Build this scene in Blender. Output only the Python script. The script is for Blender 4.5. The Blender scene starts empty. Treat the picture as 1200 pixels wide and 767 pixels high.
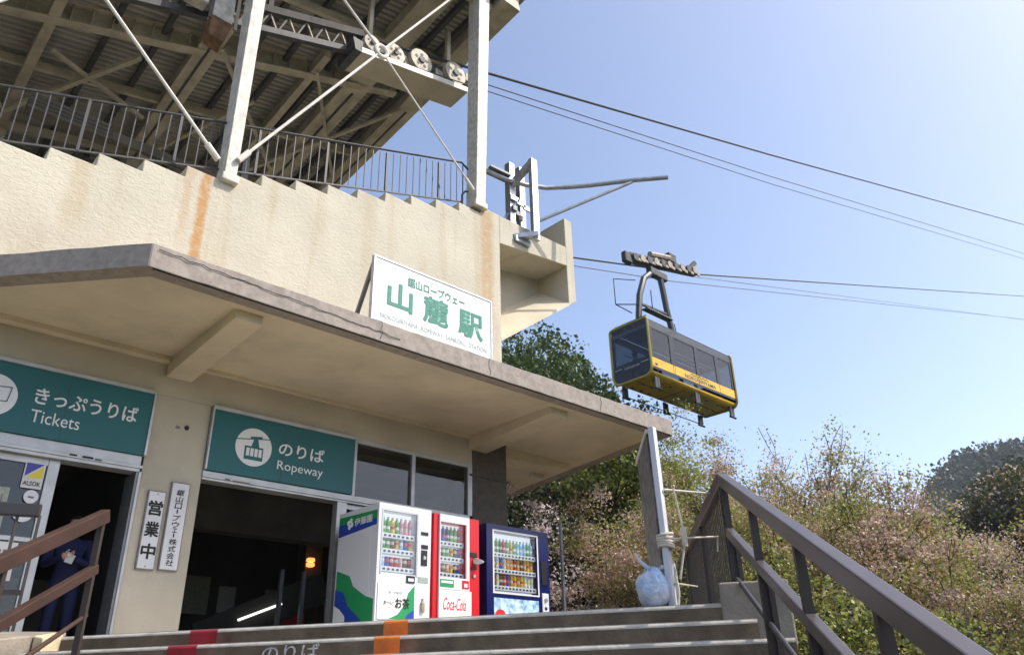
import bpy, bmesh, math, random
import numpy as np
from mathutils import Vector, Matrix, noise as mnoise
R = math.radians
C = bpy.context.scene.collection
sc = bpy.context.scene
random.seed(4)
# ------------------------------------------------------------------ camera
PITCH, ROLL, YAW = R(25.57), R(-1.44), R(46.19)
hd = Vector((math.cos(YAW), math.sin(YAW), 0)); rt = Vector((math.sin(YAW), -math.cos(YAW), 0)); zz = Vector((0, 0, 1))
fwd = math.cos(PITCH)*hd + math.sin(PITCH)*zz
up0 = -math.sin(PITCH)*hd + math.cos(PITCH)*zz
r2 = math.cos(ROLL)*rt + math.sin(ROLL)*up0
u2 = -math.sin(ROLL)*rt + math.cos(ROLL)*up0
cam = bpy.data.cameras.new('camera'); camo = bpy.data.objects.new('camera', cam); C.objects.link(camo)
cam.sensor_width = 36; cam.lens = 918/1200*36; cam.clip_start = .05; cam.clip_end = 4000
camo.matrix_world = Matrix(((r2.x, u2.x, -fwd.x, 0), (r2.y, u2.y, -fwd.y, 0), (r2.z, u2.z, -fwd.z, 0), (0, 0, 0, 1)))
sc.camera = camo
# ------------------------------------------------------------------ sky and sun
SUN_E, SUN_A = R(50), R(-48)            # elevation; azimuth from +X
w = bpy.data.worlds.new('World'); sc.world = w; w.use_nodes = True
nt = w.node_tree
sky = nt.nodes.new('ShaderNodeTexSky'); sky.sky_type = 'NISHITA'; sky.sun_disc = False
sky.sun_elevation = SUN_E; sky.sun_rotation = R(90) - SUN_A
sky.air_density = .67; sky.dust_density = 2.0; sky.ozone_density = 0.0; sky.altitude = 0
nt.links.new(sky.outputs[0], nt.nodes['Background'].inputs[0])
nt.nodes['Background'].inputs[1].default_value = .15
sl = bpy.data.lights.new('sun', 'SUN'); sl.energy = 2.3; sl.angle = R(.53); sl.color = (1, .95, .87)
so = bpy.data.objects.new('sun', sl); C.objects.link(so)
sdir = Vector((math.cos(SUN_E)*math.cos(SUN_A), math.cos(SUN_E)*math.sin(SUN_A), math.sin(SUN_E)))
so.rotation_euler = sdir.to_track_quat('Z', 'Y').to_euler(); so.location = sdir*60
vs = sc.view_settings; vs.view_transform = 'Standard'; vs.look = 'None'; vs.exposure = 1.07; vs.gamma = 1; vs.use_curve_mapping = False
sc.render.engine = 'CYCLES'
sc.cycles.use_denoising = True
sc.cycles.max_bounces = 8; sc.cycles.diffuse_bounces = 4; sc.cycles.transparent_max_bounces = 12; sc.cycles.volume_bounces = 1
sc.cycles.caustics_reflective = False; sc.cycles.caustics_refractive = False

# ------------------------------------------------------------------ materials
MAT = {}
def M(name, col, rough=.7, var=.12, scale=6, bump=0, bscale=40, metal=0, stretch=None, col2=None, dirt=0, spec=.4, detail=6):
    m = bpy.data.materials.new(name); m.use_nodes = True; MAT[name] = m
    t = m.node_tree; b = t.nodes['Principled BSDF']
    b.inputs['Roughness'].default_value = rough; b.inputs['Metallic'].default_value = metal
    b.inputs['Specular IOR Level'].default_value = spec
    tc = t.nodes.new('ShaderNodeNewGeometry'); vec = tc.outputs['Position']
    if stretch:
        mp = t.nodes.new('ShaderNodeMapping'); mp.inputs['Scale'].default_value = stretch
        t.links.new(vec, mp.inputs[0]); vecs = mp.outputs[0]
    else: vecs = vec
    n = t.nodes.new('ShaderNodeTexNoise'); n.inputs['Scale'].default_value = scale; n.inputs['Detail'].default_value = detail
    t.links.new(vecs, n.inputs['Vector'])
    mx = t.nodes.new('ShaderNodeMix'); mx.data_type = 'RGBA'
    c2 = col2 or tuple(max(0, c*(1-2.2*var)) for c in col)
    c1 = col if col2 else tuple(min(1, c*(1+var)) for c in col)
    mx.inputs[6].default_value = (*c1, 1); mx.inputs[7].default_value = (*c2, 1)
    rp = t.nodes.new('ShaderNodeMapRange'); rp.inputs[1].default_value = .35; rp.inputs[2].default_value = .72
    t.links.new(n.outputs[0], rp.inputs[0]); t.links.new(rp.outputs[0], mx.inputs[0])
    out = mx.outputs[2]
    if dirt:
        n2 = t.nodes.new('ShaderNodeTexNoise'); n2.inputs['Scale'].default_value = 1.7; n2.inputs['Detail'].default_value = 8
        n2.inputs['Roughness'].default_value = .7
        t.links.new(vec, n2.inputs['Vector'])
        r3 = t.nodes.new('ShaderNodeMapRange'); r3.inputs[1].default_value = .5; r3.inputs[2].default_value = .75; r3.inputs[4].default_value = dirt
        t.links.new(n2.outputs[0], r3.inputs[0])
        m2 = t.nodes.new('ShaderNodeMix'); m2.data_type = 'RGBA'; m2.inputs[7].default_value = (.05, .042, .03, 1)
        t.links.new(r3.outputs[0], m2.inputs[0]); t.links.new(out, m2.inputs[6]); out = m2.outputs[2]
    t.links.new(out, b.inputs['Base Color'])
    if bump:
        nb = t.nodes.new('ShaderNodeTexNoise'); nb.inputs['Scale'].default_value = bscale; nb.inputs['Detail'].default_value = 5
        t.links.new(vec, nb.inputs['Vector'])
        bp = t.nodes.new('ShaderNodeBump'); bp.inputs['Strength'].default_value = 1; bp.inputs['Distance'].default_value = bump
        t.links.new(nb.outputs[0], bp.inputs['Height']); t.links.new(bp.outputs[0], b.inputs['Normal'])
    return m
def glass(name, tint, gl=.06, rough=.02):
    m = bpy.data.materials.new(name); m.use_nodes = True; MAT[name] = m; t = m.node_tree
    for x in list(t.nodes): t.nodes.remove(x)
    o = t.nodes.new('ShaderNodeOutputMaterial'); tr = t.nodes.new('ShaderNodeBsdfTransparent'); tr.inputs[0].default_value = (*tint, 1)
    g = t.nodes.new('ShaderNodeBsdfGlossy'); g.inputs['Roughness'].default_value = rough; g.inputs[0].default_value = (1, 1, 1, 1)
    lw = t.nodes.new('ShaderNodeLayerWeight'); lw.inputs[0].default_value = .5
    pw = t.nodes.new('ShaderNodeMath'); pw.operation = 'POWER'; pw.inputs[1].default_value = 5; t.links.new(lw.outputs['Facing'], pw.inputs[0])
    fr = t.nodes.new('ShaderNodeMapRange'); fr.inputs[3].default_value = .035; fr.inputs[4].default_value = .9; t.links.new(pw.outputs[0], fr.inputs[0])
    mx = t.nodes.new('ShaderNodeMixShader'); t.links.new(fr.outputs[0], mx.inputs[0]); t.links.new(tr.outputs[0], mx.inputs[1]); t.links.new(g.outputs[0], mx.inputs[2])
    t.links.new(mx.outputs[0], o.inputs[0]); return m
def emit(name, col, s):
    m = bpy.data.materials.new(name); m.use_nodes = True; MAT[name] = m
    b = m.node_tree.nodes['Principled BSDF']; b.inputs['Emission Color'].default_value = (*col, 1); b.inputs['Emission Strength'].default_value = s
    b.inputs['Base Color'].default_value = (*col, 1); return m
def leaf(name, cols, trans=.3, ns=1.3, nw=.45):
    m = bpy.data.materials.new(name); m.use_nodes = True; MAT[name] = m; t = m.node_tree
    for x in list(t.nodes): t.nodes.remove(x)
    o = t.nodes.new('ShaderNodeOutputMaterial'); g = t.nodes.new('ShaderNodeNewGeometry')
    cr = t.nodes.new('ShaderNodeValToRGB'); el = cr.color_ramp.elements
    while len(el) < len(cols): el.new(.5)
    for i, c in enumerate(cols): el[i].position = i/max(1, len(cols)-1); el[i].color = (*c, 1)
    nz = t.nodes.new('ShaderNodeTexNoise'); nz.inputs['Scale'].default_value = ns; nz.inputs['Detail'].default_value = 2; t.links.new(g.outputs['Position'], nz.inputs['Vector'])
    nr = t.nodes.new('ShaderNodeMapRange'); nr.inputs[1].default_value = .3; nr.inputs[2].default_value = .7; t.links.new(nz.outputs[0], nr.inputs[0])
    mm = t.nodes.new('ShaderNodeMix'); mm.inputs[0].default_value = nw; t.links.new(g.outputs['Random Per Island'], mm.inputs[2]); t.links.new(nr.outputs[0], mm.inputs[3])
    t.links.new(mm.outputs[0], cr.inputs[0])
    d = t.nodes.new('ShaderNodeBsdfDiffuse'); tl = t.nodes.new('ShaderNodeBsdfTranslucent'); gs = t.nodes.new('ShaderNodeBsdfGlossy')
    gs.inputs['Roughness'].default_value = .45; gs.inputs[0].default_value = (.8, .8, .8, 1)
    t.links.new(cr.outputs[0], d.inputs[0]); t.links.new(cr.outputs[0], tl.inputs[0])
    mx = t.nodes.new('ShaderNodeMixShader'); mx.inputs[0].default_value = trans
    t.links.new(d.outputs[0], mx.inputs[1]); t.links.new(tl.outputs[0], mx.inputs[2])
    m2 = t.nodes.new('ShaderNodeMixShader'); m2.inputs[0].default_value = .04
    t.links.new(mx.outputs[0], m2.inputs[1]); t.links.new(gs.outputs[0], m2.inputs[2])
    t.links.new(m2.outputs[0], o.inputs[0]); return m

M('cream', (.50, .45, .345), .85, .06, 1.4, .004, 30, dirt=.12)
M('soffit', (.66, .575, .42), .85, .07, 1.1, .003, 18, dirt=.15)
M('concrete_fascia', (.34, .295, .255), .92, .09, 14, .004, 110, dirt=.18)
M('concrete_step', (.165, .125, .082), .9, .2, 5, .006, 50, dirt=.45)
M('nosing', (.50, .46, .39), .85, .12, 9, .003, 60)
M('concrete_block', (.30, .26, .21), .9, .15, 4, .006, 40, dirt=.3)
M('plaster_tan', (.62, .52, .33), .9, .15, 5, .006, 30)
M('column_brown', (.085, .068, .052), .7, .12, 9, .002, 40)
M('paving', (.48, .44, .38), .9, .12, 3, .003, 40)
M('ground', (.12, .11, .07), .95, .3, 2, .02, 20)
M('post_paint', (.66, .62, .54), .6, .12, 9, .006, 55, dirt=.22)
M('steel_beige', (.52, .45, .33), .65, .12, 3, .002, 40, dirt=.3)
M('steel_beige_light', (.52, .45, .33), .5, .06, 2)
M('roof_sheet', (.40, .37, .315), .6, .12, 1.5, dirt=.25)
M('purlin_dark', (.07, .063, .055), .8, .2, 6)
M('rust', (.16, .085, .04), .9, .3, 7, .01, 30)
M('old_concrete', (.55, .52, .46), .9, .15, 9, .012, 45, dirt=.45)
M('rail_black', (.035, .033, .035), .5, .1, 8)
M('rod_white', (.70, .66, .58), .5, .08, 6)
M('teal', (.006, .115, .12), .45, .05, .8)
M('white_print', (.78, .78, .76), .5, .02, 2)
M('white_sign', (.74, .78, .75), .35, .03, 1.5)
M('sign_green', (.03, .22, .155), .5, .1, 20)
M('sign_grey', (.32, .38, .36), .5, .1, 20)
M('black_ink', (.012, .012, .012), .6, .05)
M('board_white', (.66, .66, .66), .5, .04, 3)
M('board_frame', (.22, .20, .19), .5, .1, 8)
M('alu', (.42, .42, .41), .42, .08, 5, metal=.55)
M('alu_dark', (.18, .185, .19), .45, .08, 5, metal=.5)
M('galv', (.44, .46, .49), .42, .12, 10, metal=.75)
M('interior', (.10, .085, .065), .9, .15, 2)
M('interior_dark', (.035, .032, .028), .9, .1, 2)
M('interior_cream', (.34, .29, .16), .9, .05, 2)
M('paper', (.62, .62, .58), .8, .05, 4)
M('paper_green', (.34, .37, .29), .8, .08, 20)
M('paper_text', (.14, .14, .12), .8, .1)
M('sticker_blue', (.05, .05, .30), .4, .02)
M('sticker_yellow', (.70, .55, .03), .4, .02)
M('red_paint', (.30, .022, .03), .75, .15, 9, .002, 50)
M('orange_paint', (.62, .19, .035), .75, .12, 9, .002, 50)
M('chalk_paint', (.60, .58, .54), .9, .25, 30)
M('vm_white', (.64, .65, .68), .28, .02, 1)
M('vm_red', (.55, .012, .018), .28, .02, 1)
M('vm_blue', (.005, .010, .085), .25, .05, 1)
M('vm_green', (.02, .27, .09), .35, .03, 1)
M('vm_blue2', (.02, .06, .35), .35, .03, 1)
M('vm_inside', (.75, .75, .75), .6, .03, 1)
_b = MAT['vm_inside'].node_tree.nodes['Principled BSDF']; _b.inputs['Emission Color'].default_value = (.9, .95, 1, 1); _b.inputs['Emission Strength'].default_value = .35   # lit display back
M('vm_dark', (.015, .015, .018), .35, .05)
M('vm_silver', (.5, .5, .5), .35, .05, metal=.7)
M('vm_ice', (.62, .80, .90), .3, .5, 14, col2=(.10, .26, .42))
M('coke_red', (.62, .02, .03), .4, .02)
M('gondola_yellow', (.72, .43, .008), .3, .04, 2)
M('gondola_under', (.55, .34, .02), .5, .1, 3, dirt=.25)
M('gondola_black', (.012, .013, .015), .25, .1, 3)
M('gondola_hoop', (.42, .33, .05), .4, .05, 3)
M('gondola_grey', (.05, .057, .068), .4, .08, 3)
M('hanger_grey', (.055, .057, .06), .5, .15, 5)
M('machinery', (.05, .048, .045), .6, .3, 9)
M('machinery_tan', (.34, .29, .23), .6, .25, 9)
M('cable_black', (.012, .012, .013), .5, .1)
M('rope_grey', (.10, .11, .13), .5, .1)
M('brown_rail', (.088, .069, .062), .34, .08, 4)
M('brown_dark', (.045, .033, .028), .55, .12, 4)
M('brown_red', (.055, .028, .019), .5, .1, 4)
M('grey_rail', (.035, .033, .035), .5, .1, 4)
M('frame_white', (.66, .67, .70), .4, .05, 3)
M('board_photo', (.22, .21, .19), .5, .5, 12, col2=(.02, .02, .025))
M('rope_cream', (.64, .58, .48), .9, .1, 30)
M('bag_white', (.66, .68, .74), .32, .06, 6.5, .016, 26, col2=(.36, .54, .80), detail=1.5)
M('bag_blue', (.16, .40, .72), .3, .1, 8, .008, 16)
M('cloth_grey', (.50, .49, .46), .9, .1, 6, .01, 12)
M('bark', (.045, .033, .027), .9, .25, 12, .01, 40)
M('bark_grey', (.14, .12, .10), .9, .25, 12, .01, 40)
M('hill_soil', (.045, .055, .03), .95, .3, .3)
M('jacket_blue', (.008, .012, .06), .8, .1, 8)
M('trousers', (.012, .014, .03), .85, .1, 8)
M('skin', (.55, .34, .24), .55, .05, 8)
M('hair', (.012, .01, .009), .6, .1, 8)
M('sheave', (.50, .44, .34), .6, .15, 8, dirt=.3)
glass('pane', (.75, .78, .78)); glass('vm_glass', (.93, .95, .95)); glass('gondola_glass', (.50, .53, .56))
emit('tube_light', (.95, 1, .93), .8); emit('lamp_warm', (1, .36, .09), .9)
leaf('lf_evergreen', [(.022, .045, .014), (.045, .085, .02), (.10, .15, .035), (.16, .20, .05)], .2)
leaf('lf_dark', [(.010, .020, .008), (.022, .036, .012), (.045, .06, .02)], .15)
leaf('lf_olive', [(.05, .06, .015), (.12, .11, .03), (.20, .15, .05)], .3)
leaf('lf_fresh', [(.13, .17, .03), (.23, .27, .05), (.36, .37, .09), (.44, .40, .15)], .4)
leaf('lf_copper', [(.14, .09, .04), (.30, .20, .09), (.48, .32, .20), (.62, .46, .36)], .4)
leaf('lf_pink', [(.42, .25, .19), (.58, .40, .33), (.72, .55, .49), (.80, .68, .63)], .35)
leaf('lf_white', [(.55, .42, .42), (.74, .64, .64), (.82, .76, .75)], .35)
leaf('lf_hill', [(.016, .030, .012), (.032, .052, .018), (.07, .09, .035), (.15, .15, .075)], .15, .16, .75)
leaf('lf_hillfar', [(.012, .022, .012), (.026, .042, .020), (.09, .105, .055)], .1, .09, .8)

def stucco():
    m = M('stucco', (.56, .515, .405), .9, .05, 1.2, dirt=.06); t = m.node_tree; b = t.nodes['Principled BSDF']
    g = t.nodes.new('ShaderNodeNewGeometry'); sp = t.nodes.new('ShaderNodeSeparateXYZ'); t.links.new(g.outputs['Position'], sp.inputs[0])
    base = b.inputs['Base Color'].links[0].from_socket
    def mr(src, a, c, d0=0, d1=1):
        n = t.nodes.new('ShaderNodeMapRange'); n.interpolation_type = 'SMOOTHSTEP'
        for k, v in zip((1, 2, 3, 4), (a, c, d0, d1)): n.inputs[k].default_value = v
        t.links.new(src, n.inputs[0]); return n.outputs[0]
    def mth(op, a, c):
        n = t.nodes.new('ShaderNodeMath'); n.operation = op
        for i, v in enumerate((a, c)):
            if isinstance(v, (int, float)): n.inputs[i].default_value = v
            else: t.links.new(v, n.inputs[i])
        return n.outputs[0]
    nz = t.nodes.new('ShaderNodeTexNoise'); nz.inputs['Scale'].default_value = 3.5; nz.inputs['Detail'].default_value = 7
    t.links.new(g.outputs['Position'], nz.inputs['Vector'])
    n9 = t.nodes.new('ShaderNodeTexNoise'); n9.inputs['Scale'].default_value = 9; n9.inputs['Detail'].default_value = 8; t.links.new(g.outputs['Position'], n9.inputs['Vector'])
    wob = mth('MULTIPLY', mth('SUBTRACT', nz.outputs[0], .5), .16)
    X = mth('ADD', sp.outputs[0], wob)
    def streak(x, wd, ztop, zbot, amt):
        d = mth('ABSOLUTE', mth('SUBTRACT', X, x), 0)
        s = mr(d, wd*.25, wd, 1, 0)
        v = mth('MULTIPLY', mr(sp.outputs[2], zbot, zbot+.9), mr(sp.outputs[2], ztop-.15, ztop+.05, 1, 0))
        return mth('MULTIPLY', mth('MULTIPLY', mth('MULTIPLY', s, v), mr(n9.outputs[0], .32, .55, .6, 1)), amt)
    def paint(base, f, col):
        x = t.nodes.new('ShaderNodeMix'); x.data_type = 'RGBA'; x.inputs[7].default_value = (*col, 1)
        t.links.new(f, x.inputs[0]); t.links.new(base, x.inputs[6]); return x.outputs[2]
    # long grey-tan runs below the parapet
    mp = t.nodes.new('ShaderNodeMapping'); mp.inputs['Scale'].default_value = (2.2, 1, .16); t.links.new(g.outputs['Position'], mp.inputs[0])
    n2 = t.nodes.new('ShaderNodeTexNoise'); n2.inputs['Scale'].default_value = 1.6; n2.inputs['Detail'].default_value = 5; t.links.new(mp.outputs[0], n2.inputs['Vector'])
    c = paint(base, mr(n2.outputs[0], .5, .72, 0, .45), (.44, .34, .21))
    n5 = t.nodes.new('ShaderNodeTexNoise'); n5.inputs['Scale'].default_value = 1.1; n5.inputs['Detail'].default_value = 8; t.links.new(g.outputs['Position'], n5.inputs['Vector'])
    low = mr(sp.outputs[2], 4.5, 6.3, .5, 0)
    c = paint(c, mth('MULTIPLY', mr(n5.outputs[0], .42, .66), low), (.36, .28, .18))
    c = paint(c, streak(3.36, .12, 7.45, 4.6, .8), (.48, .22, .05))
    c = paint(c, streak(3.12, .10, 7.3, 5.6, .35), (.44, .22, .07))
    c = paint(c, streak(8.95, .26, 9.2, 6.2, .55), (.42, .22, .06))
    c = paint(c, streak(1.75, .2, 6.9, 5.2, .35), (.42, .30, .15))
    c = paint(c, streak(6.2, .18, 8.4, 6.0, .25), (.42, .30, .15))
    t.links.new(c, b.inputs['Base Color'])
    # trowelled relief: coarse diagonal ridges + fine grain
    mp2 = t.nodes.new('ShaderNodeMapping'); mp2.inputs['Scale'].default_value = (13, 13, 22); mp2.inputs['Rotation'].default_value = (0, R(25), 0); t.links.new(g.outputs['Position'], mp2.inputs[0])
    n3 = t.nodes.new('ShaderNodeTexNoise'); n3.inputs['Scale'].default_value = 1; n3.inputs['Detail'].default_value = 7; n3.inputs['Roughness'].default_value = .6; n3.inputs['Distortion'].default_value = .8
    t.links.new(mp2.outputs[0], n3.inputs['Vector'])
    bp = t.nodes.new('ShaderNodeBump'); bp.inputs['Strength'].default_value = 1; bp.inputs['Distance'].default_value = .013
    t.links.new(n3.outputs[0], bp.inputs['Height']); t.links.new(bp.outputs[0], b.inputs['Normal'])
stucco()

# ------------------------------------------------------------------ builders
class MB:
    def __init__(s): s.v = []; s.f = []
    def add(s, v, f):
        o = len(s.v); s.v += [tuple(p) for p in v]; s.f += [tuple(i+o for i in q) for q in f]; return s
    def box(s, x0, x1, y0, y1, z0, z1):
        return s.add([(x0,y0,z0),(x1,y0,z0),(x1,y1,z0),(x0,y1,z0),(x0,y0,z1),(x1,y0,z1),(x1,y1,z1),(x0,y1,z1)],
                     [(0,3,2,1),(4,5,6,7),(0,1,5,4),(1,2,6,5),(2,3,7,6),(3,0,4,7)])
    def hexa(s, P): return s.add(P, [(0,3,2,1),(4,5,6,7),(0,1,5,4),(1,2,6,5),(2,3,7,6),(3,0,4,7)])
    def bar(s, p, q, wd, h, upv=(0, 0, 1), wd2=None, h2=None):
        p = Vector(p); q = Vector(q); d = (q-p).normalized(); u = Vector(upv); sd = d.cross(u)
        if sd.length < 1e-4: sd = d.cross(Vector((1, 0, 0)))
        sd.normalize(); u = sd.cross(d).normalized(); a, b = wd/2, h/2; a2, b2 = (wd2 or wd)/2, (h2 or h)/2
        return s.hexa([p-sd*a-u*b, p+sd*a-u*b, q+sd*a2-u*b2, q-sd*a2-u*b2, p-sd*a+u*b, p+sd*a+u*b, q+sd*a2+u*b2, q-sd*a2+u*b2])
    def tube(s, pts, r, n=8, r_end=None, cap=True):
        pts = [Vector(p) for p in pts]; m = len(pts); o = len(s.v); prev = None
        for i, p in enumerate(pts):
            d = (pts[min(i+1, m-1)] - pts[max(i-1, 0)]).normalized()
            if prev is None:
                a = Vector((0, 0, 1)) if abs(d.z) < .9 else Vector((1, 0, 0))
                x = d.cross(a).normalized()
            else:
                x = (prev - d*prev.dot(d)).normalized()
            prev = x; y = d.cross(x)
            rr = r if not isinstance(r, (list, tuple)) else r[i]
            if r_end is not None and not isinstance(r, (list, tuple)): rr = r + (r_end-r)*i/(m-1)
            for k in range(n):
                t = 2*math.pi*k/n; s.v.append(tuple(p + x*(rr*math.cos(t)) + y*(rr*math.sin(t))))
        for i in range(m-1):
            for k in range(n):
                s.f.append((o+i*n+k, o+i*n+(k+1) % n, o+(i+1)*n+(k+1) % n, o+(i+1)*n+k))
        if cap:
            s.f.append(tuple(o+k for k in range(n))[::-1]); s.f.append(tuple(o+(m-1)*n+k for k in range(n)))
        return s
    def lathe(s, c, prof, n=12, axis=(0, 0, 1)):
        ax = Vector(axis).normalized(); a = Vector((0, 0, 1)) if abs(ax.z) < .9 else Vector((1, 0, 0))
        x = ax.cross(a).normalized(); y = ax.cross(x); c = Vector(c); o = len(s.v)
        for rr, h in prof:
            for k in range(n):
                t = 2*math.pi*k/n; s.v.append(tuple(c + ax*h + x*(rr*math.cos(t)) + y*(rr*math.sin(t))))
        for i in range(len(prof)-1):
            for k in range(n):
                s.f.append((o+i*n+k, o+i*n+(k+1) % n, o+(i+1)*n+(k+1) % n, o+(i+1)*n+k))
        s.f.append(tuple(o+k for k in range(n))[::-1]); s.f.append(tuple(o+(len(prof)-1)*n+k for k in range(n))); return s
    def prism(s, poly, vec):
        vec = Vector(vec); n = len(poly); o = len(s.v); P = [Vector(p) for p in poly]
        s.v += [tuple(p) for p in P] + [tuple(p+vec) for p in P]
        s.f.append(tuple(o+i for i in range(n))[::-1]); s.f.append(tuple(o+n+i for i in range(n)))
        for i in range(n): s.f.append((o+i, o+(i+1) % n, o+n+(i+1) % n, o+n+i))
        return s
    def mesh(s, name, smooth=False):
        me = bpy.data.meshes.new(name); me.from_pydata(s.v, [], s.f); me.validate()
        import bmesh
        bm = bmesh.new(); bm.from_mesh(me); bmesh.ops.recalc_face_normals(bm, faces=bm.faces); bm.to_mesh(me); bm.free()
        if smooth:
            me.polygons.foreach_set('use_smooth', [True]*len(me.polygons))
            try: me.set_sharp_from_angle(angle=R(40))
            except Exception: pass
        return me
    def build(s, name, mat, parent=None, bevel=0, smooth=False, label=None):
        me = s.mesh(name, smooth); me.materials.append(MAT[mat])
        return link(name, me, parent, bevel, label)
def link(name, me, parent=None, bevel=0, label=None):
    o = bpy.data.objects.new(name, me); C.objects.link(o)
    if parent is not None:
        o.parent = parent; o.matrix_parent_inverse = Matrix.Translation(-world_loc(parent))
    if bevel:
        b = o.modifiers.new('bevel', 'BEVEL'); b.width = bevel; b.segments = 2; b.limit_method = 'ANGLE'
    if label: o['label'] = label
    return o
def world_loc(o):
    l = Vector(o.location) if o.type == 'EMPTY' else Vector((0, 0, 0))
    return l
def thing(name, loc, label, cat, group=None):
    e = bpy.data.objects.new(name, None); e.empty_display_size = .2; C.objects.link(e); e.location = loc
    return tag(e, label, cat, group)
def tag(o, label=None, cat=None, group=None, kind=None):
    if label: o['label'] = label
    if cat: o['category'] = cat
    if group: o['group'] = group
    if kind: o['kind'] = kind
    return o
def copy_part(src, parent, off):
    o = src.copy(); C.objects.link(o); o.parent = parent
    o.matrix_parent_inverse = src.matrix_parent_inverse.copy(); o.location = Vector(off); return o
def text(name, body, origin, width, height, mat, parent, right=(1, 0, 0), up=(0, 0, 1), bold=0, ext=.002, shear=0, resol=3):
    cu = bpy.data.curves.new('t', 'FONT'); cu.body = body; cu.offset = min(bold, .006); cu.resolution_u = resol; cu.shear = shear
    ob = bpy.data.objects.new('t', cu); C.objects.link(ob); bpy.context.view_layer.update()
    me = bpy.data.meshes.new_from_object(ob.evaluated_get(bpy.context.evaluated_depsgraph_get()))
    bpy.data.objects.remove(ob); bpy.data.curves.remove(cu)
    n = len(me.vertices); co = np.empty(n*3); me.vertices.foreach_get('co', co); co = co.reshape(-1, 3)
    lo, hi = co.min(0), co.max(0); u = (co-lo)/np.maximum(hi-lo, 1e-6)
    r_, u_ = np.array(right, float), np.array(up, float); nn = np.cross(r_, u_); o_ = np.array(origin, float)
    P = o_ + u[:, :1]*width*r_ + u[:, 1:2]*height*u_ + nn*ext
    me.vertices.foreach_set('co', P.ravel())
    if bold > .006:      # heavier weight: the outline repeated at small shifts
        e = (bold-.006)*height*1.0; bm = bmesh.new()
        for k in range(9):
            a = math.pi*2*k/8; dx, dz = (0, 0) if k == 8 else (math.cos(a)*e, math.sin(a)*e)
            n0 = len(bm.verts); bm.from_mesh(me); bm.verts.ensure_lookup_table()
            off = Vector(tuple(r_*dx+u_*dz+nn*.00015*k))
            for v in bm.verts[n0:]: v.co += off
        bm.to_mesh(me); bm.free()
    me.materials.clear(); me.materials.append(MAT[mat]); me.name = name; me.update()
    return link(name, me, parent)

# ================================================================== SETTING
import bmesh
def hill_el(az):      # far hill silhouette, degrees
    pts = [(-60, 9), (-20, 11), (0, 13), (8, 13.6), (12.4, 13.9), (14.7, 14.1), (16, 13.9), (17.2, 12.9), (18.0, 11.6), (18.8, 10.2), (20, 7), (24, 5), (30, 6), (60, 6), (100, 6)]
    for (a, b), (c, d) in zip(pts, pts[1:]):
        if a <= az <= c: return b+(d-b)*(az-a)/(c-a)
    return 5
def near_el(az):
    pts = [(-60, 11), (-10, 12), (8, 12), (13, 11.3), (15, 10.6), (16.7, 9.4), (18, 8.2), (20, 6.0), (24, 4.5), (60, 6), (100, 6)]
    for (a, b), (c, d) in zip(pts, pts[1:]):
        if a <= az <= c: return b+(d-b)*(az-a)/(c-a)
    return 4
def smooth(a, b, x):
    t = min(1, max(0, (x-a)/(b-a))); return t*t*(3-2*t)
def terrain(az, r):
    """height of the land at azimuth az (degrees) and range r"""
    n = mnoise.noise(Vector((r*.02*math.cos(R(az)), r*.02*math.sin(R(az)), 3)))*2
    n += mnoise.noise(Vector((r*.045*math.cos(R(az)), r*.045*math.sin(R(az)), 9)))*3.2*smooth(60, 300, r)
    inside = smooth(-75, -40, az)*(1-smooth(85, 120, az))
    z = -1.6
    zn = 125*math.tan(R(near_el(az))) - 4
    zf = 370*math.tan(R(hill_el(az))) - 15
    z += inside*((zn+1.6)*smooth(22, 125, r) + (zf-zn)*smooth(215, 370, r) - (zn*.45)*smooth(130, 175, r)*(1-smooth(215, 300, r)))
    z -= inside*smooth(380, 700, r)*zf*.6
    return z + n*smooth(20, 80, r)
mb = MB(); azs = [i*3 for i in range(120)]
rs = [0.01, 3, 6, 10, 15, 20, 25, 32, 40, 55, 70, 85, 100, 115, 125, 140, 160, 180, 205, 230, 260, 290, 320, 345, 370, 400, 450, 550, 750, 1200, 3000]
for r in rs:
    for a in azs:
        aa = a if a <= 180 else a-360
        mb.v.append((r*math.cos(R(a)), r*math.sin(R(a)), terrain(aa, r)))
na = len(azs)
for i in range(len(rs)-1):
    for k in range(na): mb.f.append((i*na+k, (i+1)*na+k, (i+1)*na+(k+1) % na, i*na+(k+1) % na))
tag(mb.build('ground', 'hill_soil', smooth=True), kind='structure')

def leaf_mesh(name, P, size, mat, parent, seed=0, aspect=.6, droop=None, kind=None):
    """many single-leaf faces at points P"""
    rng = np.random.default_rng(seed); n = len(P)
    a = rng.normal(size=(n, 3)); a /= np.linalg.norm(a, axis=1, keepdims=True)
    b = rng.normal(size=(n, 3)); b -= (b*a).sum(1, keepdims=True)*a; b /= np.linalg.norm(b, axis=1, keepdims=True)
    nn = np.cross(a, b)
    s = (size*(.6+.8*rng.random(n)))[:, None]
    P = np.asarray(P)
    V = np.stack([P-a*s*.5, P+b*s*.5*aspect+nn*s*.12, P+a*s*.5, P-b*s*.5*aspect+nn*s*.12], 1).reshape(-1, 3)
    me = bpy.data.meshes.new(name); me.vertices.add(4*n); me.vertices.foreach_set('co', V.ravel())
    me.loops.add(4*n); me.loops.foreach_set('vertex_index', np.arange(4*n)); me.polygons.add(n)
    me.polygons.foreach_set('loop_start', np.arange(n)*4); me.polygons.foreach_set('loop_total', np.full(n, 4)); me.update(calc_edges=True)
    me.materials.append(MAT[mat]); o = link(name, me, parent)
    if kind: o['kind'] = kind
    return o

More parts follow.
